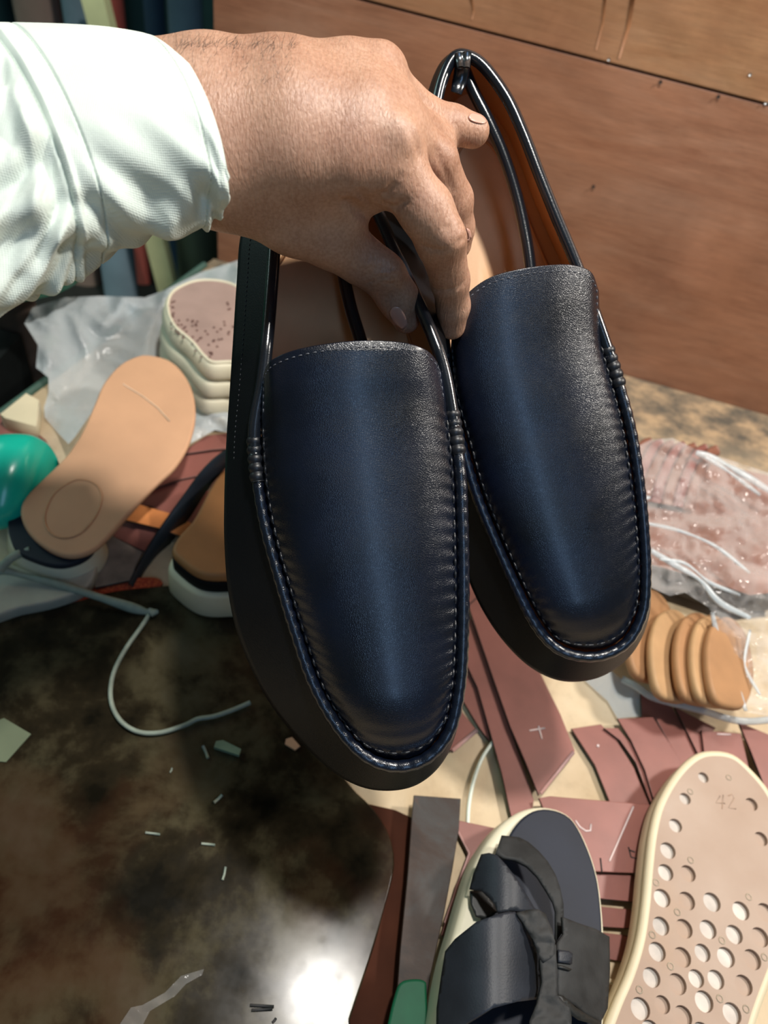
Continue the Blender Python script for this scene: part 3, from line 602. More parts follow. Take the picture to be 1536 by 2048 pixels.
for pts, rr_ in (([(1290, 1046), (1360, 1062), (1430, 1092), (1500, 1146)], .0016), ([(1300, 1100), (1350, 1130), (1400, 1160), (1440, 1205), (1500, 1236)], .0026), ([(1392, 905), (1430, 918), (1480, 945), (1545, 985)], .0034), ([(1408, 912), (1460, 945), (1520, 990)], .002),
                 ([(1424, 1225), (1440, 1290), (1465, 1350), (1492, 1422)], .0022), ([(1320, 1118), (1372, 1128), (1420, 1165), (1480, 1190)], .0015), ([(1265, 1000), (1300, 995)], .0018), ([(1500, 1260), (1490, 1330), (1520, 1390)], .0014)):
    tube('fold_highlight', crom([F(x, y, .079 - (.03 * min(1, max(0, y - 1180) / 120)) + .003 * nz(x, y, 5, .03)) for x, y in pts], 26, False), rr_ * (.5 + .5 * np.abs(np.sin(np.linspace(.4, 6, 26)))), M['film'], o, 8, flat=.5)  # milky tubes standing in for bright highlight streaks along the folds
tube('bag_hem', crom([F(x, y, z) for x, y, z in ((1245, 1358, .015), (1275, 1374, .02), (1310, 1396, .021), (1400, 1420, .022), (1480, 1442, .024), (1560, 1438, .03))], 40, False), .0028, M['film'], None, 8, flat=.5)
tag(bpy.data.objects['bag_hem'], 'rolled milky hem of plastic lying below the row of tan soles', 'bag')
tag(sheet('plastic_scrap', [(1160, 1352), (1225, 1343), (1290, 1395), (1290, 1432), (1235, 1437), (1215, 1402), (1190, 1380)], crump(.03, .003, .003, 1), M['film'], step=9), 'white plastic scrap under the toe of the right loafer', 'scrap')
# ------------------------------------------------------------------ twine and wire
tw = [(-25, 1150), (10, 1142), (50, 1152), (120, 1170), (200, 1195), (262, 1215), (300, 1226)]
r = thing('twine', 'pale flat twine knotted and looping over the shaded board', 'twine', (*F(250, 1300)[:2], .006))
tube('twine_run', crom([F(x, y, .026 - .018 * (x / 300)) for x, y in tw], 50, False), crom([[.0022], [.003], [.0024], [.0032], [.003], [.0042], [.002]], 50, False)[:, 0], M['twine'], r, 8, flat=.6)
tube('twine_loop', crom([F(x, y, .0085) for x, y in ((300, 1226), (285, 1250), (250, 1300), (226, 1350), (222, 1400), (240, 1440), (275, 1463), (320, 1465), (370, 1450), (395, 1438), (430, 1432), (470, 1418), (500, 1405))], 90, False), .0017, M['twine'], r, 8)
tube('knot', [F(298, 1220, .012), F(306, 1226, .013), F(313, 1223, .011)], [.002, .0032, .002], M['twine'], r, 8)
tube('twine_end', crom([F(0, 1140, .027), F(20, 1118, .032), F(45, 1104, .034), F(60, 1098, .036)], 16, False), [.0035] * 10 + [.002] * 6, M['twine'], r, 8)
tag(tube('white_wire', crom([F(x, y, .0045) for x, y in ((990, 1478), (965, 1515), (948, 1560), (938, 1610), (935, 1665))], 40, False), .0014, plain('white_wire', (.70, .76, .66), .4)), 'thin white wire curving down beside the left toe', 'wire')
tag(tube('white_wire', [F(1180, 1955, .006), F(1225, 1964, .006), F(1260, 1975, .006)], .0016, M['cream']), 'short white wire end between the black sandal and the tread sole', 'wire')
# ------------------------------------------------------------------ knife and green thing
bl = thing('leather_knife', 'wide rusty steel blade lying left of the black sandal', 'knife', (*F(860, 1800)[:2], .012))
slab('blade', [(828, 1590), (922, 1597), (918, 1660), (905, 1740), (888, 1830), (862, 1950), (840, 2100), (785, 2100), (800, 1900), (815, 1750), (822, 1650)], .017, .0025, M['rust'], bl, bev=.0006)
tag(slab('green_plastic', [(800, 1966), (820, 1958), (848, 1960), (854, 1980), (848, 2090), (770, 2100), (778, 2040), (790, 1990)], .024, .004, M['green_clear'], smooth_n=50, bev=.0015), 'translucent green plastic handle piece at the bottom beside the blade', 'plastic')
# ------------------------------------------------------------------ black sandal
sd = [(1092, 1612), (1140, 1630), (1172, 1678), (1197, 1750), (1208, 1830), (1211, 1900), (1211, 1980), (1205, 2080), (1160, 2200), (1060, 2260), (940, 2250), (885, 2180), (868, 2080), (876, 2000), (892, 1920), (912, 1850), (932, 1780), (955, 1715), (995, 1655), (1042, 1620)]
r = thing('black_sandal', 'black strappy sandal with cream midsole at bottom right', 'sandal', (*F(1050, 1900)[:2], .018))
w_ = even(px_floor(sd, .042), 120); slab_w('midsole', w_, .024, M['cream_white'], r, bev=.004, flare=.002)
fb = [(1098, 1618), (1140, 1635), (1169, 1682), (1193, 1752), (1203, 1830), (1205, 1900), (1205, 1980), (1200, 2080), (1150, 2190), (1050, 2240), (960, 2230), (915, 2170), (905, 2060), (925, 1960), (950, 1880), (975, 1800), (995, 1730), (1025, 1660), (1060, 1625)]
slab('footbed', fb, .0455, .004, M['black_foam'], r, smooth_n=110, bev=.0015)
def q(*pts): return [(850 + x / 3.84, 1600 + y / 3.84) for x, y in pts]
def arch(name, pts, zf, mat, th=.0022, step=7, smooth_n=0): return sheet(name, q(*pts), zf, mat, r, step, th, smooth_n)
arch('upper_strap', [(585, 280), (640, 285), (720, 295), (790, 330), (870, 400), (940, 480), (1000, 580), (1035, 680), (1060, 800), (1060, 1000), (1000, 1090), (1000, 860), (980, 790), (930, 700), (860, 590), (780, 510), (690, 465), (600, 450), (540, 415)],
     lambda x, y: .054 + .012 * math.sin(max(0, min(1, (y - 1670) / 210)) * math.pi * .8), M['strap_worn'])
arch('front_strap', [(440, 420), (500, 410), (560, 430), (620, 500), (700, 610), (760, 710), (830, 830), (860, 850), (760, 860), (650, 850), (560, 870), (540, 800), (440, 700), (350, 690), (380, 570)],
     lambda x, y: .050 + .020 * math.sin(max(0, min(1, (x - 935) / 150)) * math.pi * .9), M['black_strap'])
arch('strap_fold', [(345, 700), (440, 695), (510, 760), (560, 860), (470, 915), (390, 900), (350, 800)], lambda x, y: .048, M['dark'], .002)
arch('wide_strap', [(165, 1165), (240, 1070), (400, 940), (560, 880), (680, 860), (760, 950), (830, 1110), (880, 1250), (890, 1400), (860, 1530), (700, 1550), (520, 1600), (320, 1720), (200, 1900), (95, 1900), (100, 1600), (135, 1350)],
     lambda x, y: .050 + .030 * math.sin(max(0, min(1, (x - 872) / 215)) * math.pi * .88) , M['black_strap'])
arch('knot_band', [(700, 870), (860, 840), (920, 880), (970, 1000), (1000, 1090), (990, 1200), (900, 1250), (870, 1180), (830, 1080), (760, 960)], lambda x, y: .078 + .003 * nz(x, y, 1, .05), M['strap_worn'])
arch('side_strap', [(1050, 900), (1150, 940), (1300, 990), (1405, 1050), (1410, 1300), (1390, 1600), (1340, 1700), (1240, 1660), (1150, 1580), (1010, 1500), (1010, 1250), (1010, 1100), (1060, 1030)],
     lambda x, y: .074 - .024 * max(0, min(1, (x - 1115) / 100)) ** 1.6, M['strap_worn'])
arch('middle_strap', [(880, 1230), (1000, 1110), (1012, 1300), (1010, 1500), (1110, 1600), (1120, 1720), (1100, 1900), (800, 1900), (800, 1700), (860, 1560), (895, 1400)], lambda x, y: .0775 + .002 * nz(x, y, 3, .04), M['strap_worn'])
for pl in ([(1010, 1268), (1060, 1275), (1125, 1300), (1110, 1312), (1020, 1290)], [(1005, 1495), (1060, 1505), (1150, 1590), (1240, 1650), (1345, 1705), (1330, 1730), (1180, 1690), (1110, 1640)], [(1020, 1150), (1100, 1160), (1130, 1180), (1125, 1260), (1020, 1245)]):
    arch('slot', pl, lambda x, y: .0765 - .022 * max(0, min(1, (x - 1115) / 100)) ** 1.6, M['dark'] if pl[0] != (1020, 1150) else M['black_strap'], .001)

# ------------------------------------------------------------------ loafers
def coons(T, Bm, L, R, nu, nv):
    T, Bm = crom(T, nu, False), crom(Bm, nu, False); L, R = crom(L, nv, False), crom(R, nv, False)
    T[0], T[-1], Bm[0], Bm[-1] = L[0], R[0], L[-1], R[-1]
    u = np.linspace(0, 1, nu)[None, :, None]; v = np.linspace(0, 1, nv)[:, None, None]
    return ((1 - v) * T[None] + v * Bm[None] + (1 - u) * L[:, None] + u * R[:, None]
            - ((1 - u) * (1 - v) * T[0] + u * (1 - v) * T[-1] + (1 - u) * v * Bm[0] + u * v * Bm[-1]))
def loafer(label, T, Mi, td, drop, bottom_shift, vamp, front, cord, outer_rows, dome, loc_pick, skew):
    """T / Mi: matched stations of the top edge and of the widest line; td(y): depth of the top edge"""
    N = 330
    T2, M2 = crom(T, N), crom(Mi, N)
    dt = np.array([td(y) for y in T2[:, 1]]); dr = np.array([drop(y) for y in T2[:, 1]])
    top = P(T2[:, 0], T2[:, 1], dt); mid = P(M2[:, 0], M2[:, 1], dt + dr * .45)
    cen = M2.mean(0) + bottom_shift
    B2 = cen + (M2 - cen) * .90; bot = P(B2[:, 0], B2[:, 1], dt + dr * .92)
    B3 = cen + (M2 - cen) * .80; bot2 = P(B3[:, 0], B3[:, 1], dt + dr)
    c = P(*cen, dt.mean() + .03)
    r = thing('loafer', label, 'shoe', c)
    # outer wall: quadratic bulge through top -> mid -> bottom
    rows = []
    for s in np.linspace(0, 1, 16):
        if s < .55: a = s / .55; p = top + (mid - top) * (1 - (1 - a) ** 1.7) ; e = P(M2[:, 0], M2[:, 1], dt); p = (1 - a) ** 2 * top + 2 * a * (1 - a) * (top * .35 + (mid + (e - top) * .0) * .65) + a * a * mid
        else: a = (s - .55) / .45; p = (1 - a) ** 2 * mid + 2 * a * (1 - a) * (mid * .3 + bot * .7 + (mid - bot) * .25) + a * a * bot
        rows.append(p)
    # stitch puckers just outside the apron seam
    rows = np.array(rows); k = rows.shape[0]
    mesh('upper', rows.reshape(-1, 3), grid_faces(k, N, False, True), M['wall_leather'], r)
    V = np.vstack([bot, bot2, bot2.mean(0)[None]]); f = [(i, (i + 1) % N, N + (i + 1) % N, N + i) for i in range(N)] + [(N + i, N + (i + 1) % N, 2 * N) for i in range(N)]
    mesh('outsole', V, f, M['outsole'], r)
    # inner lining and insock
    I2 = cen + (M2 - cen) * .86 ; ins_ = P(I2[:, 0], I2[:, 1], dt + dr * .86)
    ctr = top.mean(0); inn = []
    for s in np.linspace(0, 1, 10):
        a = top + (P(*cen, dt.mean()) - top) * .008; m_ = P(*(cen + (M2 - cen) * .95).T, dt + dr * .45)
        p = (1 - s) ** 2 * a + 2 * s * (1 - s) * (m_ * 1.3 - .15 * a - .15 * ins_) + s * s * ins_; inn.append(p)
    mesh('lining', np.array(inn).reshape(-1, 3), [q_[::-1] for q_ in grid_faces(10, N, False, True)], M['lining'], r)
    rr = [ins_]; sc = P(*cen, float(np.mean(dt + dr * .82)))
    for s in (.75, .5, .25): 
        q2 = cen + (I2 - cen) * s; y_ = q2[:, 1]; d_ = np.array([td(v) + drop(v) * .86 for v in y_]); rr.append(P(q2[:, 0], q2[:, 1], d_))
    V = np.vstack(rr + [P(*cen, td(cen[1]) + drop(cen[1]) * .86)[None]]); f = grid_faces(4, N, False, True) + [(3 * N + i, 3 * N + (i + 1) % N, 4 * N) for i in range(N)]
    mesh('insock', V, f, M['insock'], r)
    q2 = cen + (I2 - cen) * .84; d_ = np.array([td(v) + drop(v) * .855 for v in q2[:, 1]])
    tube('insock_seam', P(q2[:, 0], q2[:, 1], d_ - .0004), .0008, M['lining'], r, 6, True)
    # apron piping with puckers, open at the back; binding tube on the topline
    i0, i1 = [int(x / len(T) * N) for x in front]
    ap = even(top[i0:i1 + 1], 420, False); L = np.sum(np.linalg.norm(np.diff(ap, axis=0), axis=1)); ns = int(L / .0062)
    ph = np.linspace(0, ns * 2 * math.pi, 420)
    rad = .0029 + .00013 * np.cos(ph) + .00005 * np.cos(ph * 3.3); rad[:8] *= np.linspace(.6, 1.3, 8); rad[-8:] *= np.linspace(1.3, .6, 8)
    tube('piping', ap, rad, M['piping'], r, 14)
    for e_ in (0, 1):                                             # gathered ends of the apron seam, wound with thread
        seg_ = ap[:26] if e_ == 0 else ap[-26:]
        tube('gather', even(seg_, 90, False), .0033 + .0007 * np.abs(np.sin(np.linspace(0, 16, 90))), M['thread'], r, 12)
    back = np.vstack([top[i1 - 4:], top[:i0 + 5]])
    tube('binding', even(back, 260, False) - FW * .0006, .0031, M['binding'], r, 14)
    sea = back.copy(); 
    # vamp
    Tn, Bn, Ln, Rn = vamp; nu, nv = 130, 240
    g = coons(Tn, Bn, Ln, Rn, nu, nv); X, Y = g[..., 0], g[..., 1]
    u = np.linspace(0, 1, nu)[None, :]; v = np.linspace(0, 1, nv)[:, None]
    base_d = np.vectorize(td)(Y)
    prof = np.sin(np.pi * np.clip(u, 0, 1) ** skew) ** .8
    amp = dome[0] * (1 - v) + dome[1] * v; endf = np.clip((1 - v) / .16, 0, 1); endf = np.sin(endf * np.pi / 2)
    h = amp * prof * endf
    Wp = P(X, Y, base_d)
    edge = np.minimum(np.minimum(u, 1 - u) * np.linalg.norm(Wp[:, :1] - Wp[:, -1:], axis=2), (1 - v) * L * .42)
    # distance from the seam and arc position for the puckers
    sL_ = np.cumsum(np.r_[0, np.linalg.norm(np.diff(Wp[:, 0], axis=0), axis=1)])[:, None]
    pk = np.where(v < 1.1, np.cos(2 * np.pi * sL_ / .0062), 0) * np.exp(-edge / .0042)
    vs_ = np.clip((v - .16) / .10, 0, 1); lf_ = .5 + .5 * np.cos(np.pi * np.clip(v / .45, 0, 1))
    h = h + .0010 * pk * vs_ - .0012 * np.exp(-(edge / .0016) ** 2) * vs_ + .0022 * lf_
    h = h + .0007 * np.sin(v * 5 + u * 3)
    Wd = P(X, Y, base_d - h)
    vo = mesh('vamp', Wd.reshape(-1, 3), grid_faces(nv, nu), M['loafer'], r)
    md = vo.modifiers.new('s', 'SOLIDIFY'); md.thickness = .0016; md.offset = -1 if True else 1
    # stitches: apron row and tongue row, each stitch a small thread capsule
    def stitches(name, curve, off, pitch, ln, rd, mat, lift):
        c_ = even(curve, 600, False); s = np.r_[0, np.cumsum(np.linalg.norm(np.diff(c_, axis=0), axis=1))]; parts = []
        t = pitch
        while t < s[-1] - pitch * .5:
            a = np.array([np.interp(t - ln / 2, s, c_[:, j]) for j in range(3)]); b = np.array([np.interp(t + ln / 2, s, c_[:, j]) for j in range(3)])
            m_ = (a + b) / 2 - FW * lift; parts.append(tube_vf([a - FW * (lift - .0007), a * .7 + b * .3 - FW * lift, a * .3 + b * .7 - FW * lift, b - FW * (lift - .0007)], [rd * .5, rd, rd, rd * .5], 6)); t += pitch
        o = mesh(name, *join(parts), mat, r); tag(o, kind='stuff'); return o
    k0 = int(nv * .22); j = 4
    pathp = np.vstack([Wd[k0:nv - 5, j], Wd[nv - 5, j:nu - j], Wd[nv - 5:k0:-1, nu - 1 - j]])
    stitches('apron_stitching', pathp, 0, .0062, .0040, .0007, M['thread'], .0006)
    # puncture gaps
    tpath = np.vstack([Wd[int(nv * .21):6:-1, 5], Wd[6, 5:nu - 5], Wd[6:int(nv * .19), nu - 6]])
    stitches('tongue_stitching', tpath, 0, .0033, .0021, .00032, M['pale_thread'], .0002)
    # outside wall stitching below the binding
    for (a_, b_) in outer_rows:
        ww = rows[5]; ia, ib = int(a_ / len(T) * N), int(b_ / len(T) * N); pth = ww[ia:ib]
        stitches('wall_stitching', pth, 0, .0026, .0016, .00028, M['pale_thread'] if False else M['thread'], .0003)
    # soft cord running from the heel under the tongue
    cp = crom(cord, 60, False); tube('inner_cord', P(cp[:, 0], cp[:, 1], cp[:, 2]), .0033, M['binding'], r, 14)
    return r, top, rows
TL = [(655, 285), (600, 310), (568, 380), (552, 470), (545, 560), (537, 660), (526, 760), (510, 860), (516, 960), (533, 1060), (560, 1160), (590, 1260), (628, 1370), (680, 1460), (735, 1515), (795, 1533), (855, 1515), (900, 1460), (920, 1370), (926, 1270), (927, 1160), (925, 1050), (920, 940), (905, 830), (888, 740), (864, 670), (829, 590), (793, 510), (757, 430), (720, 350), (695, 300)]
ML = [(650, 262), (575, 290), (510, 375), (480, 470), (472, 560), (465, 670), (458, 780), (451, 890), (447, 1000), (447, 1090), (455, 1190), (478, 1285), (530, 1395), (600, 1485), (680, 1555), (755, 1582), (835, 1570), (895, 1510), (928, 1400), (936, 1290), (938, 1180), (936, 1060), (932, 940), (918, 820), (898, 730), (888, 650), (868, 570), (838, 490), (786, 410), (742, 325), (700, 275)]
lerp = lambda y, pts: float(np.interp(y, [p[0] for p in pts], [p[1] for p in pts]))
VL = ([(526, 755), (533, 733), (548, 717), (590, 700), (650, 688), (720, 681), (790, 683), (838, 693), (866, 712), (884, 745)],
      [(690, 1452), (738, 1503), (795, 1520), (850, 1503), (890, 1453)],
      [(526, 755), (523, 810), (522, 860), (527, 960), (543, 1060), (570, 1160), (601, 1260), (640, 1368), (690, 1452)],
      [(884, 745), (892, 790), (900, 840), (911, 940), (916, 1050), (918, 1160), (917, 1270), (910, 1367), (890, 1453)])
loafer('near navy black leather loafer, larger in view and hanging at left', TL, ML, lambda y: lerp(y, [(280, .372), (700, .352), (1100, .348), (1540, .345)]), lambda y: lerp(y, [(280, .062), (700, .050), (1540, .042)]),
       np.array([-12, 20]), VL, (7.2, 23.2), [(672, 330, .392), (672, 420, .388), (682, 520, .383), (700, 610, .378), (718, 670, .374), (735, 730, .370), (745, 800, .366)], [(2.4, 7.6)], (.024, .011), None, .90)
TR = [(928, 112), (905, 120), (885, 160), (872, 215), (862, 300), (860, 400), (868, 500), (880, 600), (890, 695), (898, 780), (922, 880), (950, 980), (985, 1070), (1025, 1160), (1065, 1240), (1105, 1290), (1150, 1311), (1205, 1311), (1255, 1283), (1285, 1225), (1292, 1150), (1288, 1060), (1278, 960), (1262, 860), (1238, 770), (1215, 700), (1185, 615), (1150, 525), (1112, 435), (1078, 350), (1045, 265), (1012, 195), (965, 132)]
MR = [(925, 98), (884, 120), (858, 175), (848, 235), (846, 310), (846, 410), (850, 510), (858, 610), (866, 710), (874, 800), (884, 910), (898, 1020), (920, 1115), (955, 1205), (1003, 1280), (1062, 1337), (1128, 1364), (1203, 1354), (1265, 1307), (1298, 1235), (1301, 1150), (1296, 1050), (1284, 950), (1266, 850), (1242, 760), (1216, 690), (1184, 605), (1146, 515), (1106, 425), (1072, 345), (1041, 262), (1008, 188), (962, 122)]
VR = ([(903, 672), (908, 630), (934, 588), (980, 555), (1040, 538), (1100, 530), (1145, 530), (1182, 544), (1198, 582)],
      [(1112, 1280), (1152, 1297), (1205, 1297), (1248, 1271), (1274, 1220)],
      [(903, 672), (902, 710), (910, 790), (934, 880), (962, 980), (997, 1070), (1037, 1158), (1076, 1232), (1112, 1280)],
      [(1198, 582), (1200, 640), (1207, 700), (1228, 775), (1250, 860), (1266, 960), (1277, 1060), (1281, 1150), (1274, 1220)])
_, topR, _ = loafer('far navy black leather loafer, held higher at right with its heel up', TR, MR, lambda y: lerp(y, [(100, .388), (600, .392), (1300, .402)]), lambda y: lerp(y, [(100, .058), (600, .052), (1300, .044)]),
       np.array([-6, 10]), VR, (8.1, 25.1), [(930, 142, .396), (948, 185, .397), (975, 238, .398), (1005, 305, .400), (1030, 380, .402), (1048, 455, .403), (1060, 530, .403), (1066, 620, .403)], [], (.020, .011), None, .9)
rr = [o for o in S.objects if o.name.startswith('loafer') and 'far' in o.get('label', '')][0]
v1 = tube_vf([P(918, 108, .384), P(921, 135, .383)], [.0024, .0018], 10, flat=.6); v2 = tube_vf([P(934, 106, .384), P(933, 136, .383)], [.0024, .0018], 10, flat=.6)
mesh('heel_clasp', *join([v1, v2]), M['clasp'], rr)
tube('heel_tab', [P(927, 125, .387), P(920, 160, .390), P(912, 186, .392)], [.0042, .0040, .0030], M['binding'], rr, 10, flat=.5)

# ------------------------------------------------------------------ hand: one continuous skin from a smooth distance field
def surface_nets(D, org, h):
    s = D < 0; nx, ny, nz_ = D.shape
    acc = np.zeros((nx - 1, ny - 1, nz_ - 1, 3)); cnt = np.zeros((nx - 1, ny - 1, nz_ - 1))
    for ax in range(3):
        for a in (0, 1):
            for b in (0, 1):
                o0 = [0, 0, 0]; oth = [i for i in range(3) if i != ax]; o0[oth[0]] = a; o0[oth[1]] = b; o1 = list(o0); o1[ax] = 1
                sl = lambda o: tuple(slice(o[i], o[i] + D.shape[i] - 1) for i in range(3))
                d0, d1 = D[sl(o0)], D[sl(o1)]; m_ = (d0 < 0) != (d1 < 0); t = np.where(m_, d0 / (d0 - d1 + 1e-20), 0)
                for i in range(3): acc[..., i] += np.where(m_, o0[i] + (t if i == ax else 0), 0)
                cnt += m_
    act = cnt > 0; idx = -np.ones(act.shape, int); ii = np.argwhere(act); idx[act] = np.arange(len(ii))
    V = org + h * (ii + acc[act] / cnt[act][:, None]); Fq = []
    for ax in range(3):
        u, w_ = [(1, 2), (2, 0), (0, 1)][ax]
        a = [slice(None)] * 3; b = [slice(None)] * 3; a[ax] = slice(0, -1); b[ax] = slice(1, None)
        A_, B_ = s[tuple(a)], s[tuple(b)]; e = np.argwhere(A_ != B_); e = e[(e[:, u] > 0) & (e[:, w_] > 0) & (e[:, u] < D.shape[u] - 1) & (e[:, w_] < D.shape[w_] - 1)]
        c0 = e.copy(); c1 = e.copy(); c1[:, u] -= 1; c2 = c1.copy(); c2[:, w_] -= 1; c3 = e.copy(); c3[:, w_] -= 1
        q_ = np.stack([idx[tuple(c.T)] for c in (c0, c1, c2, c3)], 1); fl_ = A_[tuple(e.T)]
        q_[~fl_] = q_[~fl_][:, ::-1]; Fq.append(q_)
    return V, np.vstack(Fq)
def cs(x, y, d): return np.array([(x - 768) / FPX * d, -(y - 1024) / FPX * d, d])       # hand modelling axes: right, up, away
hs = .0011
lo = np.array([cs(250, 700, .31)[0] - .005, cs(800, 700, .37)[1] - .005, .245]); hi = np.array([cs(1010, 0, .36)[0] + .005, cs(800, 60, .30)[1] + .01, .415])
dims = ((hi - lo) / hs).astype(int)
gx, gy, gz = [(lo[i] + hs * np.arange(dims[i])).astype(np.float32) for i in range(3)]
GX, GY, GZ = np.meshgrid(gx, gy, gz, indexing='ij')
def cone(a, b, ra, rb, squash=1.0):            # round cone; squash < 1 flattens it along the view depth
    a, b = np.array(a), np.array(b); ab = b - a; L2 = ab @ ab
    t = np.clip(((GX - a[0]) * ab[0] + (GY - a[1]) * ab[1] + (GZ - a[2]) * ab[2]) / L2, 0, 1)
    dz = (GZ - (a[2] + t * ab[2])) / squash
    return np.sqrt((GX - (a[0] + t * ab[0])) ** 2 + (GY - (a[1] + t * ab[1])) ** 2 + dz ** 2) - (ra + (rb - ra) * t)
def smin(a, b, k): h_ = np.clip(.5 + .5 * (b - a) / k, 0, 1); return b + (a - b) * h_ - k * h_ * (1 - h_)
def chain(pts, k=.004, squash=1.0):            # pts: (x, y, depth, radius in pixels)
    d = None
    for p, q_ in zip(pts[:-1], pts[1:]):
        c_ = cone(cs(*p[:3]), cs(*q_[:3]), p[3] * p[2] / FPX, q_[3] * q_[2] / FPX, squash); d = c_ if d is None else smin(d, c_, k)
    return d
palm = chain([(250, 178, .312, 90), (420, 182, .312, 92), (560, 180, .314, 86), (700, 158, .316, 62), (756, 152, .318, 54)], .01)
palm = smin(palm, chain([(250, 262, .308, 100), (430, 262, .306, 100), (600, 232, .306, 92), (745, 222, .308, 62), (785, 232, .310, 52)], .01), .016)
palm = smin(palm, chain([(250, 350, .314, 92), (440, 342, .312, 92), (600, 290, .306, 92), (720, 268, .304, 68), (782, 285, .306, 57)], .01), .016)
palm = smin(palm, chain([(440, 330, .314, 88), (600, 320, .312, 86), (710, 322, .306, 66), (770, 332, .306, 54)], .01), .014)
pinky = chain([(765, 160, .322, 46), (848, 232, .343, 38), (905, 250, .352, 36), (946, 262, .356, 33)], .003)
ring = chain([(790, 225, .314, 48), (868, 290, .345, 42), (892, 380, .375, 38), (896, 440, .388, 32)], .003)
middle = chain([(790, 250, .309, 50), (868, 318, .326, 46), (902, 400, .346, 43), (911, 455, .358, 37), (910, 488, .364, 33)], .003)
index = chain([(775, 320, .305, 56), (852, 420, .316, 54), (882, 482, .327, 49), (900, 560, .350, 38), (906, 612, .366, 33), (904, 652, .376, 27)], .003)
fing = smin(smin(pinky, ring, .003), middle, .0015); fing = smin(fing, index, .0018)
fing = smin(fing, chain([(775, 330, .312, 50), (800, 395, .322, 30)], .003), .006)
thumb = chain([(470, 385, .322, 70), (590, 440, .328, 66), (668, 478, .334, 56), (722, 520, .342, 44), (768, 552, .350, 40), (796, 596, .358, 37), (812, 640, .364, 27)], .006)
thumb = smin(thumb, chain([(560, 370, .318, 72), (690, 405, .322, 44), (735, 402, .322, 24)], .01), .010)
D = smin(palm, fing, .007); D = smin(D, thumb, .008)
bump_ = [(740, 205, .290, 20, .8), (800, 262, .287, 24, 1), (768, 120, .305, 22, .6), (896, 470, .3100, 26, .7), (772, 536, .334, 22, .7)]
for x, y, d_, r_, a_ in bump_: D = smin(D, cone(cs(x, y, d_ + .006), cs(x + 4, y + 4, d_ + .006), r_ * d_ / FPX, r_ * d_ / FPX), .009)
def sdep(x, y):                                # depth of the skin seen at a pixel
    for d in np.arange(.25, .41, .0005):
        k = np.round((cs(x, y, d) - lo) / hs).astype(int)
        if np.all(k >= 0) and np.all(k < D.shape) and D[tuple(k)] < 0: return d
    return .33
def crease(pts, wd, dp):                       # fold pressed into the skin along a path
    global D
    p3 = [(x, y, sdep(x, y)) for x, y in pts]; d = None
    for a_, b_ in zip(p3[:-1], p3[1:]):
        c_ = cone(cs(*a_), cs(*b_), 0, 0); d = c_ if d is None else np.minimum(d, c_)
    D = D + dp * np.exp(-(d / wd) ** 2)
for pts, wd, dp in (([(695, 402), (715, 418), (740, 438), (760, 468)], .0020, .0030), ([(722, 385), (735, 402), (745, 425)], .0014, .0018), ([(745, 398), (756, 388), (772, 392)], .0014, .0014), ([(772, 408), (790, 416), (812, 402)], .0013, .0018), ([(790, 372), (770, 384), (756, 402)], .0013, .0011),
                    ([(800, 350), (782, 366), (775, 385)], .0012, .0009), ([(728, 556), (752, 542), (784, 536)], .0010, .0012), ([(735, 566), (762, 553), (790, 548)], .0010, .0011), ([(745, 578), (766, 568), (786, 566)], .0010, .0010), ([(722, 548), (745, 535), (770, 528)], .0009, .0008),
                    ([(850, 494), (880, 500), (915, 486), (926, 478)], .0012, .0011), ([(868, 578), (890, 580), (925, 568)], .0012, .0011), ([(890, 452), (905, 458), (922, 452)], .0009, .0007), ([(896, 466), (910, 470), (926, 464)], .0009, .0008), ([(900, 478), (914, 482), (928, 476)], .0008, .0006),
                    ([(820, 262), (832, 285), (838, 312)], .0016, .0007), ([(870, 300), (888, 340), (905, 380)], .0012, .0009)): crease(pts, wd, dp)
V, Fq = surface_nets(D, lo, hs)
Wv = CO + V[:, 0:1] * RT + V[:, 1:2] * UP + V[:, 2:3] * FW
per = thing('person', 'arm in a pale mint cotton sleeve, left hand pinching both loafers together', 'person', P(430, 270, .312))
hand = mesh('hand', Wv, [tuple(int(i) for i in q_[::-1]) for q_ in Fq], M['skin'], per)
sm = hand.modifiers.new('sm', 'SMOOTH'); sm.factor = .6; sm.iterations = 3
dg = bpy.context.evaluated_depsgraph_get(); dg.update(); me = bpy.data.meshes.new_from_object(hand.evaluated_get(dg)); hand.modifiers.clear(); hand.data = me
bm = bmesh.new(); bm.from_mesh(me); bmesh.ops.recalc_face_normals(bm, faces=bm.faces); bm.to_mesh(me); bm.free()
me.polygons.foreach_set('use_smooth', [True] * len(me.polygons))
ht = BVHTree.FromPolygons([v.co + hand.parent.location for v in me.vertices], [tuple(p.vertices) for p in me.polygons])
def cast(tree, x, y, off=.0003):
    d = Vector(P(x, y, 1.0) - CO).normalized(); hit, n_, i, ds = tree.ray_cast(Vector(CO), d)
    return None if hit is None else np.array(hit) - np.array(d) * off
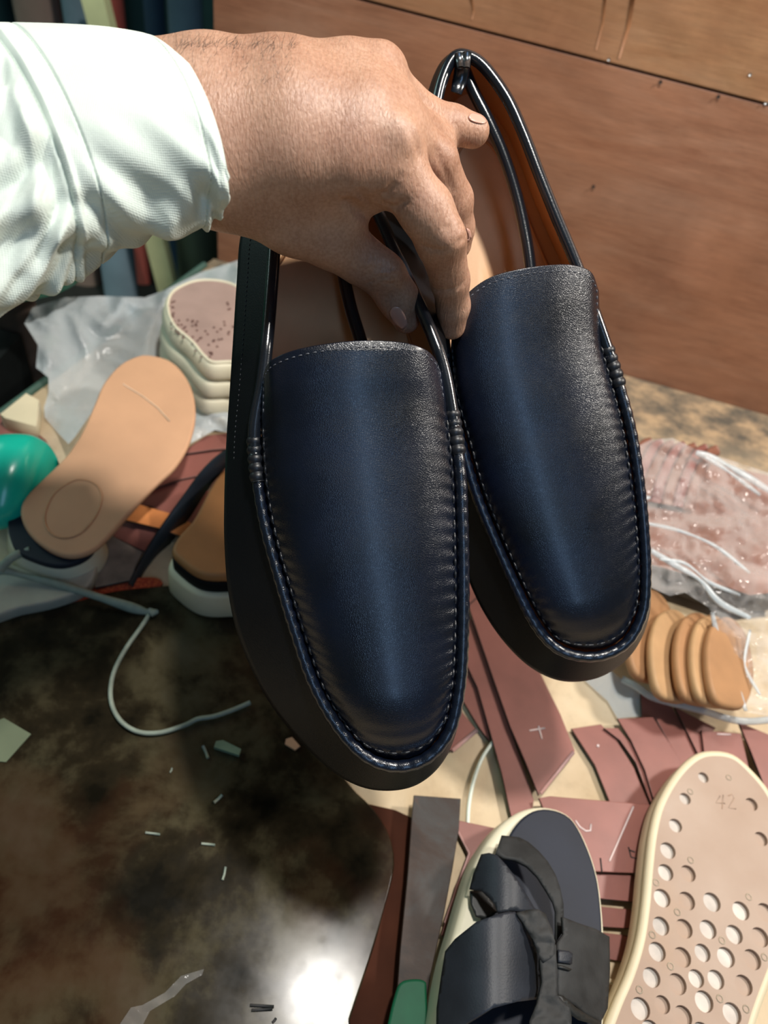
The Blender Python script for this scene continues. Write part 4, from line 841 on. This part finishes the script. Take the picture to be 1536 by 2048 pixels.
def nail(name, cx, cy, ax_, ay_, ang, lift=.0005):
    V = []; K = 9; ca, sa = math.cos(ang), math.sin(ang); ok = True
    for i in range(K):
        for j in range(K):
            u, v_ = (i / (K - 1) * 2 - 1), (j / (K - 1) * 2 - 1)
            uu = u * math.sqrt(max(0, 1 - v_ * v_ / 2.4)); vv = v_ * math.sqrt(max(0, 1 - u * u / 2.4))
            x = cx + ca * uu * ax_ - sa * vv * ay_; y = cy + sa * uu * ax_ + ca * vv * ay_
            p = cast(ht, x, y, lift); V.append(p)
    good = [p for p in V if p is not None]
    if len(good) < 20: print('nail miss', name); return
    dmed = np.median([np.dot(p - CO, FW) for p in good])
    V = [p if p is not None and abs(np.dot(p - CO, FW) - dmed) < .006 else None for p in V]
    idx = {}; W = []
    for i, p in enumerate(V):
        if p is not None: idx[i] = len(W); W.append(p)
    f = [tuple(idx[q] for q in (i * K + j, i * K + j + 1, (i + 1) * K + j + 1, (i + 1) * K + j)) for i in range(K - 1) for j in range(K - 1) if all(q in idx for q in (i * K + j, i * K + j + 1, (i + 1) * K + j + 1, (i + 1) * K + j))]
    o = mesh(name, W, f, M['nail'], hand); o.location = -0 * Vector((0, 0, 0)); md = o.modifiers.new('s', 'SOLIDIFY'); md.thickness = .0005; md.offset = 0
nail('fingernail', 797, 636, 14, 24, -.45); nail('fingernail', 956, 237, 19, 9, .24); nail('fingernail', 935, 478, 8, 22, -.1)
# hairs along the upper edge of the wrist
parts = []
for k in range(150):
    x = rnd.uniform(350, 590); y = 86 + abs(rnd.gauss(0, 9 if k < 80 else 45))
    p = cast(ht, x, y, 0)
    if p is None: continue
    L_ = rnd.uniform(.002, .006); dv = UP * rnd.uniform(.3, 1) + RT * rnd.uniform(-.2, 1) - FW * .15; dv /= np.linalg.norm(dv)
    parts.append(tube_vf([p, p + dv * L_ * .5, p + dv * L_ + RT * L_ * rnd.uniform(-.3, .3)], [.00006, .00005, .00002], 3))
tag(mesh('arm_hair', *join(parts), M['hair'], hand), kind='stuff')

# ------------------------------------------------------------------ sleeve
ST = [((340, 86), (447, 300), (418, 441), .308, .046), ((322, 78), (432, 290), (402, 450), .307, .046), ((290, 66), (408, 270), (385, 458), .306, .046), ((235, 56), (355, 262), (335, 472), .305, .046), ((180, 50), (300, 260), (285, 484), .303, .046), ((100, 46), (230, 268), (240, 500), .301, .046),
      ((20, 44), (168, 280), (197, 515), .299, .046), ((-50, 44), (110, 290), (134, 552), .297, .046), ((-140, 50), (20, 320), (60, 608), .294, .047), ((-300, 60), (-120, 360), (-60, 668), .288, .048), ((-600, 80), (-400, 420), (-330, 760), .276, .05)]
NS, NA = 300, 260
sp_ = np.array([[*a, *b, *c, d, e] for a, b, c, d, e in ST]); st = crom(sp_, NS, False)
st = np.vstack([st]); Vv = []
ss = np.linspace(0, len(ST) - 1, NS)
for i in range(NS):
    tx_, ty_, nx_, ny_, bx_, by_, dc, hd = st[i]; c0 = np.array([(tx_ + bx_) / 2, (ty_ + by_) / 2]); a1 = np.array([(tx_ - bx_) / 2, (ty_ - by_) / 2]); a2 = np.array([nx_, ny_]) - c0; s = ss[i]
    for k in range(NA):
        a = 2 * math.pi * k / NA; ca, sa = math.cos(a), math.sin(a)
        p2 = c0 + ca * a1 + sa * a2 * (1 if sa > 0 else .55)
        d = dc - sa * hd * (1 if sa > 0 else .9)
        # cloth relief: seams pinch, cloth between them puckers, soft folds on the left
        h_ = 0
        for sc_, wd in ((6.0, .035), (7.0, .05)): h_ -= .0016 * math.exp(-((s - sc_) / wd) ** 2)
        h_ += .0014 * math.exp(-((s - 6.80) / .10) ** 2)
        pk = math.sin(a * 17 + 2.2 * noise.noise(Vector((a * 3, s, 0)))); h_ += .0006 * pk * math.exp(-((s - 6.5) / .45) ** 2) * (.4 + .6 * max(0, -ca + .4))
        h_ += .00025 * math.sin(a * 26 + 3 * noise.noise(Vector((a * 4, s * 2, 5)))) * math.exp(-((s - .9) / .7) ** 2) * max(0, .45 - ca)
        h_ -= .0006 * math.exp(-((s - 2.0) / .06) ** 2)
        am = max(0, .25 - ca)
        h_ += am * .006 * noise.noise(Vector((a * 2.6 + s * .7, s * .55, 2.0)))
        left = max(0, min(1, (s - 6.9) / .6)); h_ += left * (.0085 * (noise.noise(Vector((a * 3.2 - s * .9, s * .9 + a * .6, 7.0)))) + .004 * noise.noise(Vector((a * 6 - s * 2, s * 2.0, 3.0))))
        lump = math.exp(-((s - 3.6) / .55) ** 2 - ((a - 2.55) / .25) ** 2); h_ += .006 * lump - .005 * math.exp(-((s - 2.3) / .35) ** 2 - ((a - 2.35) / .3) ** 2)
        # outward direction
        rad = np.array([(ca * a1 + sa * a2)[0], -(ca * a1 + sa * a2)[1], -sa * hd * FPX / dc]); rad = rad / np.linalg.norm(rad)
        X = cs(p2[0], p2[1], d) + np.array([rad[0], rad[1], rad[2]]) * h_
        Vv.append(CO + X[0] * RT + X[1] * UP + X[2] * FW)
sl = mesh('sleeve', Vv, grid_faces(NS, NA, False, True), M['cotton'], per)
bm = bmesh.new(); bm.from_mesh(sl.data); bmesh.ops.recalc_face_normals(bm, faces=bm.faces); bm.to_mesh(sl.data); bm.free()
md = sl.modifiers.new('s', 'SOLIDIFY'); md.thickness = .0016; md.offset = -1
Vv = np.array(Vv); sg = Vv.reshape(NS, NA, 3); axis_c = sg.mean(1)
def seam(name, s, lift, pitch, ln, rd, mat, wob=0.0):
    i = int(round(s / (len(ST) - 1) * (NS - 1))); path = sg[i]; out = path - axis_c[i]; out /= np.linalg.norm(out, axis=1)[:, None]
    path = even(path + out * lift, 900); L_ = np.r_[0, np.cumsum(np.linalg.norm(np.diff(path, axis=0), axis=1))]; parts = []; t = 0
    g = lambda t: np.array([np.interp(t, L_, path[:, j]) for j in range(3)])
    while t < L_[-1] - ln: parts.append(tube_vf([g(t), g(t + ln / 2) , g(t + ln)], [rd * .6, rd, rd * .6], 6)); t += pitch
    tag(mesh(name, *join(parts), mat, sl), kind='stuff')
M['mint_thread'] = plain('mint_thread', (.50, .58, .50), .7)
for s in (2.0, 6.0, 7.0): seam('seam_stitching', s, .0001, .0026, .0019, .00028, M['mint_thread'])
i = int(round(6.93 / (len(ST) - 1) * (NS - 1)))
